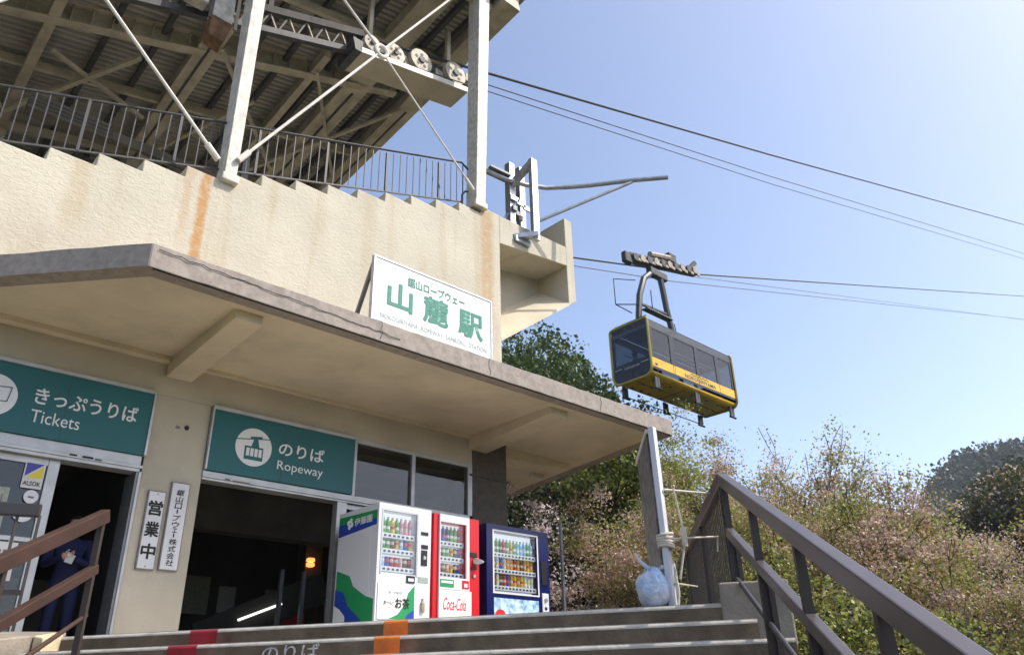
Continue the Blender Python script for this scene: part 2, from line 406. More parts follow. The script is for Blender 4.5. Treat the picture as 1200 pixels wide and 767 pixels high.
# woods on the two hills: leaf-tuft masses
def hill_wood(name, label, a0, a1, r0, r1, count, rad, per, lsize, mat, seed):
    rng = np.random.default_rng(seed); pts = []
    for i in range(count):
        az = rng.uniform(a0, a1); r = rng.uniform(r0, r1); z = terrain(az, r); rr = rad*rng.uniform(.6, 1.35)
        d = rng.normal(size=(per, 3)); d /= np.linalg.norm(d, axis=1, keepdims=True); d[:, 2] = np.abs(d[:, 2])*1.15-.15
        lump = 1+.32*np.sin(d[:, 0]*6+i)*np.cos(d[:, 1]*5+i*2)
        pts.append(np.array([r*math.cos(R(az)), r*math.sin(R(az)), z+rr*.3]) + d*(rr*lump*rng.uniform(.8, 1.05, per))[:, None])
    tag(leaf_mesh(name, np.concatenate(pts), lsize, mat, None, seed, .8), label, 'woods', kind='stuff')
hill_wood('hill_woods', 'blue-grey wooded crag on the skyline at far right', 3, 23, 285, 385, 1300, 6.5, 110, 1.5, 'lf_hillfar', 5)
hill_wood('hillside_woods', 'dark green wooded slope below the far crag', 3, 26, 62, 132, 800, 2.6, 200, .46, 'lf_hill', 6)

# landing and stairs ------------------------------------------------
NV = Vector((.848, .53, 0)); EV = Vector((.53, -.848, 0)); FL = .6
def sp(c, t, z): p = NV*c + EV*t; return (p.x, p.y, z)
mb = MB()
land = [sp(6.03, -5.95, 0), sp(6.03, .05, 0), (5.45, 3.1, 0), (9.4, 6.4, 0), (12, 8.8, 0), (12, 20, 0), (-5, 22, 0), (-5, 8.9, 0), (1.2, 8.9, 0)]
mb.prism([(x, y, FL-.02) for x, y, _ in land], (0, 0, -2.6))
tag(mb.build('landing', 'paving'), kind='structure')
stairs = thing('stairs', sp(3, -3, -1.6), None, None); tag(stairs, kind='structure')
del_ = None
RISE, TREAD, NST = .1435, .38, 16
def step_profile(c, z, grow=0, depth=.55):
    r = .028; g = grow
    pr = [(c+depth, z+g), (c+r, z+g)]
    for k in range(1, 6):
        t = math.pi/2*k/5; pr.append((c+r-(r+g)*math.sin(t), z-r+(r+g)*math.cos(t)))
    pr += [(c-g, z-RISE-.012), (c+depth, z-RISE-.012)]
    return pr
def t_left(k): return -5.75 if k == 0 else -5.62+.0*k
def t_right(k): return -.02+.19*k
for k in range(NST):
    c = 6.0-TREAD*k; z = FL-RISE*k
    pr = step_profile(c, z)
    mb = MB(); mb.prism([sp(a, t_left(k), b) for a, b in pr], EV*(t_right(k)-t_left(k)))
    st = mb.build('step', 'concrete_step', stairs, smooth=False)
    # pale nosing strip: the sunlit edge painted into its colour
    r = .028; npf = [(c+.012, z+.002)]
    for q in range(0, 6):
        tt = math.pi/2*q/5; npf.append((c+r-(r+.002)*math.sin(tt), z-r+(r+.002)*math.cos(tt)))
    npf += [(c+.004, z-r), (c+.012, z-.012)]
    mb = MB(); mb.prism([sp(a, t_left(k)+.003, b) for a, b in npf], EV*(t_right(k)-t_left(k)-.006))
    mb.build('nosing', 'nosing', st)
    bands = [('red_paint', -4.315+.095*k, .255), ('orange_paint', -2.60+.095*k, .20)]
    if k < 5:
        for mt, t0, wd in bands:
            mb = MB(); pg = step_profile(c, z, .0035); mb.prism([sp(a, t0, b) for a, b in pg[:-1]+[(c+.3, z-RISE-.012)]], EV*wd)
            mb.build('painted_band', mt, st, label=('red' if 'red' in mt else 'orange')+' painted band across the step')
    if k == 1:
        o0 = NV*(c-.003) + EV*(-3.40)
        text('lettering', 'のりば', (o0.x, o0.y, z-.135), .47, .105, 'chalk_paint', st, right=(EV.x, EV.y, 0), bold=.012, ext=.001)
# solid core below the steps so that nothing shows through
mb = MB(); mb.prism([sp(6.0-TREAD*k+.06, -5.6, FL-RISE*(k+j)-.03) for k in range(NST-1) for j in (0, 1)] + [sp(.4, -5.6, -1.7), sp(6.2, -5.6, -1.7), sp(6.2, -5.6, FL-.04)], EV*5.5)
mb.build('core', 'concrete_step', stairs)
# kerb block at the right end of the top step, and the block at the left
o = MB()
P = [sp(5.98, -.05, .30), sp(5.98, .42, .30), sp(6.3, .42, .30), sp(6.3, -.05, .30), sp(5.98, -.05, .735), sp(5.98, .42, .735), sp(6.3, .42, .735), sp(6.3, -.05, .735)]
tag(o.hexa(P).build('kerb_block', 'concrete_block', bevel=.012), 'grey concrete kerb block at the top right of the stairs', 'kerb')
o = MB(); P = [sp(5.2, -6.6, -.2), sp(5.2, -5.64, -.2), sp(6.2, -5.72, -.2), sp(6.2, -6.6, -.2), sp(5.2, -6.6, .56), sp(5.2, -5.64, .52), sp(6.2, -5.72, .66), sp(6.2, -6.6, .70)]
kb = tag(o.hexa(P).build('stair_wall', 'concrete_block', bevel=.015), 'grey concrete cheek wall at the left end of the stairs', 'wall')
o = MB(); P = [sp(5.80, -5.68, .3), sp(5.80, -5.58, .3), sp(6.02, -5.58, .3), sp(6.02, -5.68, .3), sp(5.80, -5.68, .60), sp(5.80, -5.58, .58), sp(6.02, -5.58, .62), sp(6.02, -5.68, .64)]
o.hexa(P).build('tan_cap', 'plaster_tan', kb, bevel=.01, label='tan painted corner')

# ================================================================== STATION BUILDING
B = thing('station_building', (5, 10, FL), 'cream ropeway station with wide concrete canopy and open steel roof deck', 'building')
YF = 10.0
# lower storey
MB().box(3.2, 3.95, YF, YF+.35, FL-.05, 3.70).build('pier', 'cream', B, bevel=.008)
MB().box(-5, 8.56, YF, YF+.35, 3.70, 4.30).build('wall_band', 'cream', B)
MB().box(-5, .35, YF+.001, YF+.35, FL-.05, 3.70).build('wall', 'cream', B)
MB().box(8.56, 9.35, YF-.02, YF+.6, FL-.05, 4.195).build('column', 'column_brown', B, bevel=.01, label='dark brown corner column')
MB().box(8.5, 9.40, YF-.035, YF+.62, 3.50, 3.53).build('trim', 'column_brown', B)
MB().box(9.0, 9.30, YF+.6, 20, FL-.05, 9.0).build('side_wall', 'cream', B)
MB().box(-5, -4.7, YF+.35, 20, FL-.05, 7).build('side_wall', 'cream', B)
MB().box(-5, 9.0, 19.8, 20.1, FL-.05, 12).build('rear_wall', 'roof_sheet', B)
# rooms behind the doors, coloured dark to deepen the shade inside
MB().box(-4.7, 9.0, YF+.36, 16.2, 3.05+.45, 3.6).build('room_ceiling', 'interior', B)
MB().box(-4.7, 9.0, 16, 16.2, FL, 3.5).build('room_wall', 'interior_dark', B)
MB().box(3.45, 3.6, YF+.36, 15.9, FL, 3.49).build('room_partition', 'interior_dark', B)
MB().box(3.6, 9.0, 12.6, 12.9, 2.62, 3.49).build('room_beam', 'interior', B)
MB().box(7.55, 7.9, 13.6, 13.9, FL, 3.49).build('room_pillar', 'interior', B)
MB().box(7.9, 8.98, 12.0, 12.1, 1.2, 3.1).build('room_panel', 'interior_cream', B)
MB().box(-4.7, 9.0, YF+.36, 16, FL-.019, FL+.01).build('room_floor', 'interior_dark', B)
MB().bar((5.4, 12.95, 1.0), (7.6, 12.95, 1.95), .08, .5).build('stair_parapet', 'interior_dark', B)
MB().bar((6.02, 12.85, 1.31), (6.75, 12.85, 1.60), .05, .035).build('tube_lamp', 'tube_light', B, label='lit fluorescent tube in the dark hall')
MB().box(3.0, 3.42, 13.2, 13.24, 1.72, 1.75).build('tube_lamp', 'tube_light', B, label='lit fluorescent tube in the ticket room')
lp = MB().lathe((7.6, 13.5, 2.36), [(.05, 0), (.075, .01), (.08, .06), (.05, .075), (.05, .085), (.08, .1), (.075, .15), (.05, .16)], 12).build('wall_lamp', 'lamp_warm', B, smooth=True, label='small glowing orange wall lamp')
MB().box(6.9, 7.4, 13.2, 13.5, FL, 1.6).build('cabinet', 'vm_red', B)
for k_, (x, wd, z0, hh, mt) in enumerate(((6.3, .5, 1.7, .7, 'paper_green'), (7.0, .35, 1.75, .5, 'paper'), (8.0, .45, 1.6, .65, 'paper_green'), (5.5, .6, 1.6, .8, 'interior_cream'))):
    MB().box(x, x+wd, 15.96, 15.985, z0, z0+hh).build('wall_notice', mt, B)
MB().box(4.4, 6.2, 15.2, 15.7, FL+.011, 1.15).build('ticket_counter', 'interior', B)
MB().box(.6, 3.2, 12.2, 12.6, FL+.011, 1.62).build('ticket_counter', 'interior', B)
MB().box(1.5, 2.6, 15.96, 15.985, 1.9, 2.6).build('wall_notice', 'paper_green', B)
for x in (6.35, 6.75): MB().box(x, x+.06, 12.2, 12.26, FL, 2.05).build('turnstile_post', 'alu_dark', B)
# soffit, fascia
ZS = 4.19
can = [(2.17, 7.72), (11.2, 7.70), (12.13, 13.0), (9.0, 13.0), (9.0, 10.2), (-1.2, 10.2), (-1.2, 11.2)]
can = [(2.17, 7.72), (11.2, 7.70), (12.13, 13.0), (9.32, 13.0), (9.32, 10.12), (.05, 10.12)]
mb = MB(); mb.prism([(x, y, ZS) for x, y in can], (0, 0, .12)); cano = mb.build('canopy', 'soffit', B)
# fascia as segments with a slightly uneven arris
def fascia(p, q, n, z0, z1, th, seed):
    rng = random.Random(seed); p = Vector((*p, 0)); q = Vector((*q, 0)); d = (q-p).normalized(); nr = Vector((-d.y, d.x, 0))
    mb = MB(); o = 0
    for i in range(n+1):
        c = p+(q-p)*i/n
        j = [rng.uniform(-.006, .006) for _ in range(4)]
        if i in (0, n): j = [0]*4
        mb.v += [(c+nr*(j[0]))[:2]+(z0+j[1]*.5,) if False else tuple((c+nr*j[0]).to_2d())+(z0+j[1]*.5,), tuple((c+nr*th).to_2d())+(z0,), tuple((c+nr*th).to_2d())+(z1,), tuple((c+nr*j[2]).to_2d())+(z1+j[3],)]
    for i in range(n):
        a = i*4; b = a+4
        for k in range(4): mb.f.append((a+k, a+(k+1) % 4, b+(k+1) % 4, b+k))
    mb.f.append((0, 1, 2, 3)); mb.f.append((n*4+3, n*4+2, n*4+1, n*4)); return mb
fascia((2.155, 7.675), (11.21, 7.665), 60, ZS-.012, 4.455, .22, 1).build('fascia', 'concrete_fascia', cano, bevel=.006)
fascia((.04, 10.08), (2.15, 7.677), 14, ZS-.012, 4.455, .22, 2).build('fascia', 'concrete_fascia', cano, bevel=.006)
fascia((11.215, 7.667), (12.15, 13.0), 24, ZS-.012, 4.455, .22, 3).build('fascia', 'concrete_fascia', cano, bevel=.006)
mb = MB(); mb.prism([(x, y, 4.32) for x, y in [(2.3, 7.9), (11.0, 7.9), (11.9, 13), (9.32, 13.0), (9.32, 9.99), (.3, 9.99)]], (0, 0, .09)); mb.build('canopy_top', 'concrete_fascia', cano)
rng_ = random.Random(9); pts = []
for k in range(40):
    x = 2.22+k*.08; pts.append((x, 7.664, 4.40-.006*k*.5+rng_.uniform(-.012, .012)))
MB().tube(pts, .0045, 4).build('crack', 'black_ink', cano)
for x in (5.05, 6.9, 9.3):
    MB().tube([(x+rng_.uniform(-.02, .02), 7.662, 4.20+.05*k) for k in range(6)], .003, 4).build('crack', 'black_ink', cano)
# drip groove line under the fascia
MB().bar((2.2, 7.70, ZS-.014), (11.2, 7.69, ZS-.014), .02, .012).build('drip_edge', 'black_ink', cano)
# wall plate ledge under the soffit
MB().box(.05, 3.28, 9.86, 9.998, 4.12, 4.189).build('ledge', 'soffit', B)
MB().box(3.62, 8.48, 9.93, 9.998, 4.14, 4.189).build('ledge', 'soffit', B)
for x0, x1 in ((3.28, 3.62), (8.48, 8.88)):
    P = [(x0, 8.02, 4.07), (x1, 8.02, 4.07), (x1, 9.995, 3.95), (x0, 9.995, 3.95), (x0, 8.02, ZS+.01), (x1, 8.02, ZS+.01), (x1, 9.995, ZS+.01), (x0, 9.995, ZS+.01)]
    MB().hexa(P).build('bracket', 'soffit', B, bevel=.008)
P = [(9.36, 10.1, 3.98), (11.15, 10.1, 4.07), (11.15, 10.42, 4.07), (9.36, 10.42, 3.98), (9.36, 10.1, ZS+.01), (11.15, 10.1, ZS+.01), (11.15, 10.42, ZS+.01), (9.36, 10.42, ZS+.01)]
MB().hexa(P).build('bracket', 'soffit', B, bevel=.008)
MB().box(11.0, 11.35, 11.0, 11.08, 4.10, 4.185).build('soffit_lamp', 'paper', B)
for (x, z) in ((3.66, 3.33),):
    MB().lathe((x, 9.995, z), [(.035, -.02), (.03, .01)], 8, (0, -1, 0)).build('wall_pipe', 'black_ink', B)
    MB().box(x-.14, x-.09, 9.985, 9.999, z-.03, z).build('wall_clip', 'board_frame', B)

# upper wall with stepped parapet
X0, PX, PZ = 1.32, .5755, .1905
poly = [(-5.0, 4.2), (9.31, 4.2), (9.31, 9.12), (8.80, 9.12)]
teeth = []
for i in range(12, -11, -1):
    x = X0+PX*i; zt = 6.675+PZ*i
    jx = random.uniform(-.012, .012)
    xr = X0+PX*(i+1) if i < 12 else 8.80
    teeth.append((xr, zt-.015)); teeth.append((x+jx, zt+random.uniform(-.006, .006)))
poly += teeth + [(-5.0, teeth[-1][1])]
mb = MB(); mb.prism([(x, 10.0, z) for x, z in poly], (0, .34, 0)); mb.build('upper_wall', 'stucco', B, bevel=.014)
MB().bar((5.20, 9.995, 4.4), (5.16, 9.995, 5.7), .012, .008).build('wall_crack', 'board_frame', B)
# right-hand cantilever box
def zu(x, y): return 6.25+.715*(x-9.3)+.69*(y-10)
P = [(9.31, 10, 8.45), (11.32, 10, 8.68), (11.32, 10.9, 8.68), (9.31, 10.9, 8.45), (9.31, 10, 9.115), (11.32, 10, 9.16), (11.32, 10.3, 9.16), (9.31, 10.3, 9.115)]
bx = MB().hexa(P).build('cantilever_box', 'stucco', B, bevel=.012)
P = [(11.32, 10.0, zu(11.32, 10)), (11.56, 10.0, zu(11.56, 10)), (11.56, 12.2, zu(11.56, 10)+.5), (11.32, 12.2, zu(11.32, 10)+.5), (11.32, 10.0, 9.93), (11.56, 10.0, 9.93), (11.56, 12.2, 9.93), (11.32, 12.2, 9.93)]
MB().hexa(P).build('fin', 'stucco', bx, bevel=.012)
P = [(9.31, 10.9, zu(9.31, 10.9)-.05), (11.9, 10.9, zu(11.9, 10.9)-.05), (11.9, 11.05, zu(11.9, 10.9)-.05), (9.31, 11.05, zu(9.31, 10.9)-.05), (9.31, 10.9, 8.9), (11.9, 10.9, 9.3), (11.9, 11.05, 9.3), (9.31, 11.05, 8.9)]
MB().hexa(P).build('box_back', 'cream', bx)
MB().hexa([(9.31, 10, zu(9.31, 10)), (11.33, 10, zu(11.33, 10)), (11.33, 10.95, zu(11.33, 10.95)), (9.31, 10.95, zu(9.31, 10.95)), (9.31, 10, zu(9.31, 10)+.06), (11.33, 10, zu(11.33, 10)+.06), (11.33, 10.95, zu(11.33, 10.95)+.06), (9.31, 10.95, zu(9.31, 10.95)+.06)]).build('box_underside', 'soffit', bx)
MB().box(10.3, 11.32, 11.6, 11.75, 9.0, 9.95).build('box_rear_panel', 'rust', bx)
# deck behind the parapet
mb = MB(); mb.prism([(-4.7, 10.36, 4.5), (9.0, 10.36, 8.7), (9.0, 10.36, 8.4), (-4.7, 10.36, 4.2)], (0, 9.3, 0)); mb.build('deck', 'old_concrete', B)

# posts and tie rods
def post(xb, xt, wb, wt, zb, zt, name='post'):
    y0, y1, y2 = 9.93, 10.25, 10.32
    P = [(xb, y0, zb), (xb+wb, y0, zb), (xb+wb, y1, zb), (xb, y1, zb), (xt, y0, zt), (xt+wt, y0, zt), (xt+wt, y2, zt), (xt, y2, zt)]
    p = MB().hexa(P).build(name, 'post_paint', B, bevel=.01)
    MB().box(xb-.04, xb+wb+.04, y0-.03, y1+.04, zb-.12, zb+.015).build('base_plate', 'post_paint', p, bevel=.02)
    return p
post(3.58, 3.57, .19, .24, 7.33, 13.9); post(8.62, 8.74, .25, .32, 9.15, 15.1); post(-1.6, -1.62, .19, .24, 5.7, 12.9)
YR = 9.90
hub = Vector((6.16, YR, 11.48))
def rod(p, q, r=.026):
    a, b = Vector(p), Vector(q); o = MB().tube([a, b], r, 8).build('tie_rod', 'rod_white', B, smooth=True)
    d = (b-a).normalized(); MB().tube([a, a+d*.28], r*1.9, 8).build('turnbuckle', 'rod_white', o, smooth=True)
rod((3.44, YR, 7.48), (-1.3, YR, 12.0)); rod((-1.3, YR, 6.0), (3.5, YR, 13.3))
d1 = Vector((7.87, YR, 14.19))-hub; d2 = Vector((5.23, YR, 12.21))-hub
rod((3.74, YR, 7.62), hub-d1.normalized()*.1); rod(Vector((8.5, YR, 15.19)), hub+d1.normalized()*.1)
rod((8.52, YR, 9.33), hub-d2.normalized()*.1, .018); rod((3.8, YR, 13.33), hub+d2.normalized()*.1)
mb = MB(); ring = [hub+Vector((math.cos(t)*.13, 0, math.sin(t)*.13)) for t in [2*math.pi*k/20 for k in range(21)]]
mb.tube(ring, .045, 8, cap=False); mb.build('tie_ring', 'rod_white', B, smooth=True)

# roof: corrugated sheet on steel
def rz(x, y): return 15.7+.22*(x-10)-.115*(y-10)
mb = MB(); ys = []; y = 9.6
while y < 21.4:
    ys += [(y, 0), (y+.05, .0), (y+.075, .06), (y+.125, .06)]; y += .15
for x in (-6.0, 10.0):
    for yy, h in ys: mb.v.append((x, yy, rz(x, yy)+h))
nn = len(ys)
for i in range(nn-1): mb.f.append((i, i+1, nn+i+1, nn+i))
rf = mb.build('roof', 'roof_sheet', B)
s_ = rf.modifiers.new('thick', 'SOLIDIFY'); s_.thickness = .012
MB().hexa([(10.0, 9.6, rz(10, 9.6)-.16), (10.02, 9.6, rz(10, 9.6)-.16), (10.02, 21.4, rz(10, 21.4)-.16), (10.0, 21.4, rz(10, 21.4)-.16), (10.0, 9.6, rz(10, 9.6)-.02), (10.02, 9.6, rz(10, 9.6)-.02), (10.02, 21.4, rz(10, 21.4)-.02), (10.0, 21.4, rz(10, 21.4)-.02)]).build('roof_trim', 'steel_beige', rf)
for x in (-2.2, -.6, .35, 2.45, 3.4, 5.25, 6.05, 7.1, 8.75, 9.25):
    MB().bar((x, 9.65, rz(x, 9.65)-.11), (x, 21.3, rz(x, 21.3)-.11), .11, .18).build('purlin', 'purlin_dark', rf)
def rp(x, y, off): return (x, y, rz(x, y)-off)
def ybeam(x, y0, y1, wd, h, off, m='steel_beige'):
    o = MB().bar(rp(x, y0, off-h/2), rp(x, y1, off-h/2), wd, h).build('roof_beam', m, B)
    return o
ybeam(1.38, 9.9, 21, .20, .34, .50); ybeam(4.3, 13.2, 21, .44, .34, .52); ybeam(7.93, 9.9, 21, .60, .34, .50)
ybeam(9.62, 9.75, 21, .50, .36, .52); ybeam(6.73, 13.2, 21, .17, .3, .50); ybeam(-1.6, 9.9, 21, .2, .34, .5)
for x in (4.3, 7.93, 9.62): MB().bar(rp(x, 14, .535), rp(x, 20, .535), .05, .03).build('beam_slot', 'purlin_dark', B)
# X-direction small rafters
for yy in (10.2, 12.2, 16.4, 18.6):
    MB().bar(rp(-5.8, yy, .30), rp(9.4, yy, .30), .1, .2).build('roof_rafter', 'steel_beige', B)
# bracing struts
for a, b, r in (((3.15, 14.9), (.9, 18.3), .075), ((1.6, 15.45), (3.9, 16.8), .055), ((5.9, 15.2), (4.6, 17.9), .055), ((4.5, 13.9), (7.6, 17.6), .055), ((6.7, 13.6), (9.3, 17.2), .05), ((7.0, 17.8), (9.4, 13.9), .06), ((-1.0, 14), (1.2, 17.6), .06)):
    MB().bar(rp(*a, .62), rp(*b, .62), r*1.4, r*1.4).build('brace', 'steel_beige', B)
# inclined plate girder with stiffeners
ga, gb = Vector(rp(-4.5, 15.65, .52)), Vector(rp(8.95, 13.57, .52)); gd = (gb-ga)
gr = MB().bar(ga+Vector((0, .05, .26)), gb+Vector((0, .05, .26)), .025, .46).build('girder', 'steel_beige', B)
MB().bar(ga, gb, .22, .035).build('flange', 'steel_beige', gr); MB().bar(ga+Vector((0, 0, .5)), gb+Vector((0, 0, .5)), .22, .035).build('flange', 'steel_beige', gr)
for i in range(36):
    p = ga+gd*((i+.5)/36); MB().box(p.x-.012, p.x+.012, p.y-.09, p.y+.03, p.z+.02, p.z+.48).build('stiffener', 'steel_beige', gr)
# raking columns / rear frames seen between the balusters
for x in (1.38, 4.3, 7.93):
    MB().bar((x, 18.8, 7+.3*x), rp(x, 18.6, .5), .3, .3).build('rear_column', 'steel_beige', B)
MB().box(1.35, 2.75, 14, 14.3, 10.0, 10.34).build('cable_tray', 'interior', B)
for z in (10.08, 10.16, 10.25): MB().box(1.34, 2.76, 13.985, 13.999, z, z+.02).build('tray_slot', 'purlin_dark', B)
MB().box(2.75, 7.2, 14.1, 14.2, 10.1, 10.3).build('pipe_rack', 'interior', B)
MB().box(5.6, 5.75, 14.5, 14.65, 7.4, 11.4).build('equipment_post', 'alu_dark', B)
MB().box(5.9, 6.7, 15.2, 15.8, 8.4, 11.0).build('equipment_cabinet', 'interior', B)
MB().box(2.6, 4.4, 16.2, 17.2, 7.2, 10.9).build('equipment_cabinet', 'interior_dark', B)
MB().box(-.8, 1.2, 17, 18, 6.2, 10.6).build('equipment_cabinet', 'interior_dark', B)
# counterweight block on the beam end
cb = MB().box(3.17, 3.53, 10.6, 10.85, 10.86, 11.50).build('ballast_block', 'old_concrete', B, bevel=.02)
MB().box(2.72, 3.08, 10.6, 10.85, 11.05, 11.62).build('ballast_block', 'old_concrete', B, bevel=.02)
MB().hexa([(3.16, 10.62, 10.44), (3.44, 10.62, 10.40), (3.46, 10.9, 10.36), (3.18, 10.9, 10.42), (3.15, 10.58, 10.858), (3.55, 10.58, 10.858), (3.55, 10.87, 10.858), (3.15, 10.87, 10.858)]).build('rusted_shoe', 'rust', cb, bevel=.02)
for x in (3.13, 3.58): MB().box(x-.03, x+.03, 10.57, 10.60, 10.75, 12.6).build('clamp', 'purlin_dark', cb)
MB().box(3.0, 3.7, 10.5, 10.95, 11.62, 11.72).build('clamp', 'purlin_dark', cb)
# track-rope guide truss
def tz(x): return 12.03+.385*(x-4.12)
tr = MB().bar((-3, 11, tz(-3)), (6.36, 11, tz(6.36)), .14, .16).build('rope_guide', 'purlin_dark', B)
MB().bar((-3, 11, tz(-3)-.52), (6.2, 11, tz(6.2)-.52), .12, .13).build('chord', 'machinery', tr)
for i in range(24):
    x = -2.9+i*.38
    MB().bar((x, 11, tz(x)-.05), (x+.19, 11, tz(x+.19)-.5), .035, .03).build('lattice', 'machinery_tan', tr)
    MB().bar((x+.19, 11, tz(x+.19)-.5), (x+.38, 11, tz(x+.38)-.05), .035, .03).build('lattice', 'machinery', tr)
for x in (1.38, 4.3): MB().bar((x, 11, tz(x)), rp(x, 11, .4), .1, .1).build('hanger', 'purlin_dark', tr)

# saddle tray with sheaves
def ty(x): return 12.10+.232*(x-6.2)
S = thing('cable_saddle', (7.6, 11, 12.3), 'beige steel rope saddle tray with spoked sheaves under the station roof', 'rope saddle')
MB().hexa([(6.2, 10.72, ty(6.2)), (9.06, 10.72, ty(9.06)), (9.06, 11.35, ty(9.06)-.05), (6.2, 11.35, ty(6.2)-.05), (6.2, 10.72, ty(6.2)+.035), (9.06, 10.72, ty(9.06)+.035), (9.06, 11.35, ty(9.06)), (6.2, 11.35, ty(6.2))]).build('tray', 'steel_beige_light', S)
MB().hexa([(6.2, 10.70, ty(6.2)-.01), (9.06, 10.70, ty(9.06)-.01), (9.06, 10.725, ty(9.06)-.01), (6.2, 10.725, ty(6.2)-.01), (6.2, 10.70, ty(6.2)+.12), (9.06, 10.70, ty(9.06)+.12), (9.06, 10.725, ty(9.06)+.12), (6.2, 10.725, ty(6.2)+.12)]).build('lip', 'rod_white', S)
MB().hexa([(6.1, 11.05, ty(6.1)+.1), (9.1, 11.05, ty(9.1)+.1), (9.1, 11.2, ty(9.1)+.1), (6.1, 11.2, ty(6.1)+.1), (6.1, 11.05, ty(6.1)+.72), (9.3, 11.05, ty(9.3)+.85), (9.3, 11.2, ty(9.3)+.85), (6.1, 11.2, ty(6.1)+.72)]).build('housing', 'machinery', S)
MB().hexa([(6.05, 10.7, ty(6.1)+.0), (6.2, 10.7, ty(6.1)), (6.2, 11.4, ty(6.1)-.05), (6.05, 11.4, ty(6.1)-.05), (6.0, 10.75, ty(6.1)+.35), (6.25, 10.75, ty(6.1)+.35), (6.25, 11.3, ty(6.1)+.35), (6.0, 11.3, ty(6.1)+.35)]).build('end_plate', 'machinery', S)
for x, z, rr in ((7.09, 12.73, .24), (7.78, 12.97, .29), (8.76, 13.22, .30), (6.5, 12.62, .2)):
    wv = MB().lathe((x, 10.86, z), [(rr*.78, -.06), (rr, -.055), (rr, -.03), (rr*.86, 0), (rr, .03), (rr, .055), (rr*.78, .06)], 24, (0, 1, 0)).build('sheave', 'sheave', S, smooth=True)
    MB().lathe((x, 10.79, z), [(rr*.28, -.03), (rr*.28, .0)], 12, (0, 1, 0)).build('hub', 'machinery', wv)
    for k in range(5):
        t = 2*math.pi*k/5+.3; MB().lathe((x+math.cos(t)*rr*.52, 10.797, z+math.sin(t)*rr*.52), [(rr*.14, -.006), (rr*.14, 0)], 8, (0, 1, 0)).build('sheave_hole', 'machinery', wv)
for x in (7.4, 8.25): MB().box(x, x+.22, 10.9, 11.05, ty(x)+.1, ty(x)+.55).build('bearing', 'machinery_tan', S)
for x in (6.7, 8.9): MB().bar((x, 11.3, ty(x)), rp(x, 11.3, .3), .1, .1).build('hanger', 'steel_beige', S)
MB().box(9.06, 9.35, 10.8, 11.0, 13.2, 13.42).build('rope_guide', 'machinery_tan', S)

# upper railing: one thing, each baluster a part
UR = thing('stair_railing', (4, 10.2, 8), 'black metal railing climbing along the top of the cream upper wall', 'railing')
sl_ = .3485
def rtop(x): return 7.205+sl_*x
def rbot(x): return 6.345+.334*x
YU = 10.2
MB().tube([(-3, YU, rtop(-3)), (8.45, YU, rtop(8.45)), (8.62, YU+.02, rtop(8.5)-.08), (8.9, YU+.05, rtop(8.6)-.22)], .021, 8).build('top_rail', 'rail_black', UR, smooth=True)
MB().bar((-3, YU, rbot(-3)), (8.45, YU, rbot(8.45)), .03, .025).build('bottom_rail', 'rail_black', UR)
i = 0; x = -1.9
bal = None; pst = None
while x < 8.5:
    if i % 8 == 7:
        if pst is None: pst = MB().box(-.02, .02, YU-.02, YU+.02, 0, .88).build('railing_post', 'rail_black', UR); b0_ = pst; b0_.location = (x, 0, rbot(x))
        else: copy_part(pst, UR, (x, 0, rbot(x)))
    else:
        if bal is None: bal = MB().box(-.008, .008, YU-.008, YU+.008, 0, .88).build('baluster', 'rail_black', UR); bal.location = (x, 0, rbot(x))
        else: copy_part(bal, UR, (x, 0, rbot(x)+.005*(x-3)))
    x += .155; i += 1
MB().tube([(8.47, YU, rbot(8.4)-.1), (8.47, YU, rbot(8.4)+.2), (8.55, YU, rbot(8.4)+.32), (8.66, YU, rbot(8.4)+.36)], .02, 8).build('rail_end', 'rail_black', UR, smooth=True)

# ================================================================== doors, windows, signs on the facade
def frame_box(name, x0, x1, z0, z1, y0, y1, m, parent): return MB().box(x0, x1, y0, y1, z0, z1).build(name, m, parent, bevel=.004)
# ticket entrance
D = thing('ticket_entrance', (1.7, 10.1, FL), 'aluminium sliding entrance with notices on glass below the tickets sign', 'door')
frame_box('header', .35, 3.2, 2.66, 2.86, 9.985, 10.2, 'alu', D)
frame_box('header_lip', .35, 3.2, 2.70, 2.74, 9.97, 9.984, 'alu', D)
MB().box(3.14, 3.199, 10.0, 10.36, FL, 2.66).build('jamb', 'alu_dark', D)
MB().box(3.17, 3.199, 9.985, 10.0, FL, 3.70).build('jamb_edge', 'alu', D)
dl = frame_box('door_leaf', 2.19, 2.31, FL, 2.659, 10.06, 10.12, 'alu', D)
frame_box('rail', .40, 2.188, 2.58, 2.659, 10.06, 10.12, 'alu', dl); frame_box('rail', .40, 2.188, FL, .75, 10.06, 10.12, 'alu', dl); frame_box('stile', .35, .42, FL, 2.58, 10.061, 10.119, 'alu', dl)
frame_box('muntin', 1.98, 2.03, .75, 1.75, 10.06, 10.12, 'alu', dl)
frame_box('muntin', .42, 2.188, 1.72, 1.77, 10.063, 10.117, 'alu', dl)
MB().box(.42, 2.19, 10.088, 10.092, .75, 2.58).build('pane', 'pane', dl)
yy = 10.058
stk = MB().box(1.96, 2.17, yy, yy+.003, 2.30, 2.60).build('sticker', 'paper', dl)
mb = MB(); mb.prism([(1.975, yy-.001, 2.43), (1.975, yy-.001, 2.585), (2.155, yy-.001, 2.585)], (0, .0005, 0)); mb.build('sticker_print', 'sticker_blue', stk)
mb = MB(); mb.prism([(1.99, yy-.001, 2.42), (2.155, yy-.001, 2.56), (2.155, yy-.001, 2.42)], (0, .0005, 0)); mb.build('sticker_print', 'sticker_yellow', stk)
text('lettering', 'ALSOK', (1.975, yy-.0005, 2.33), .18, .05, 'black_ink', stk, bold=.02, ext=.001)
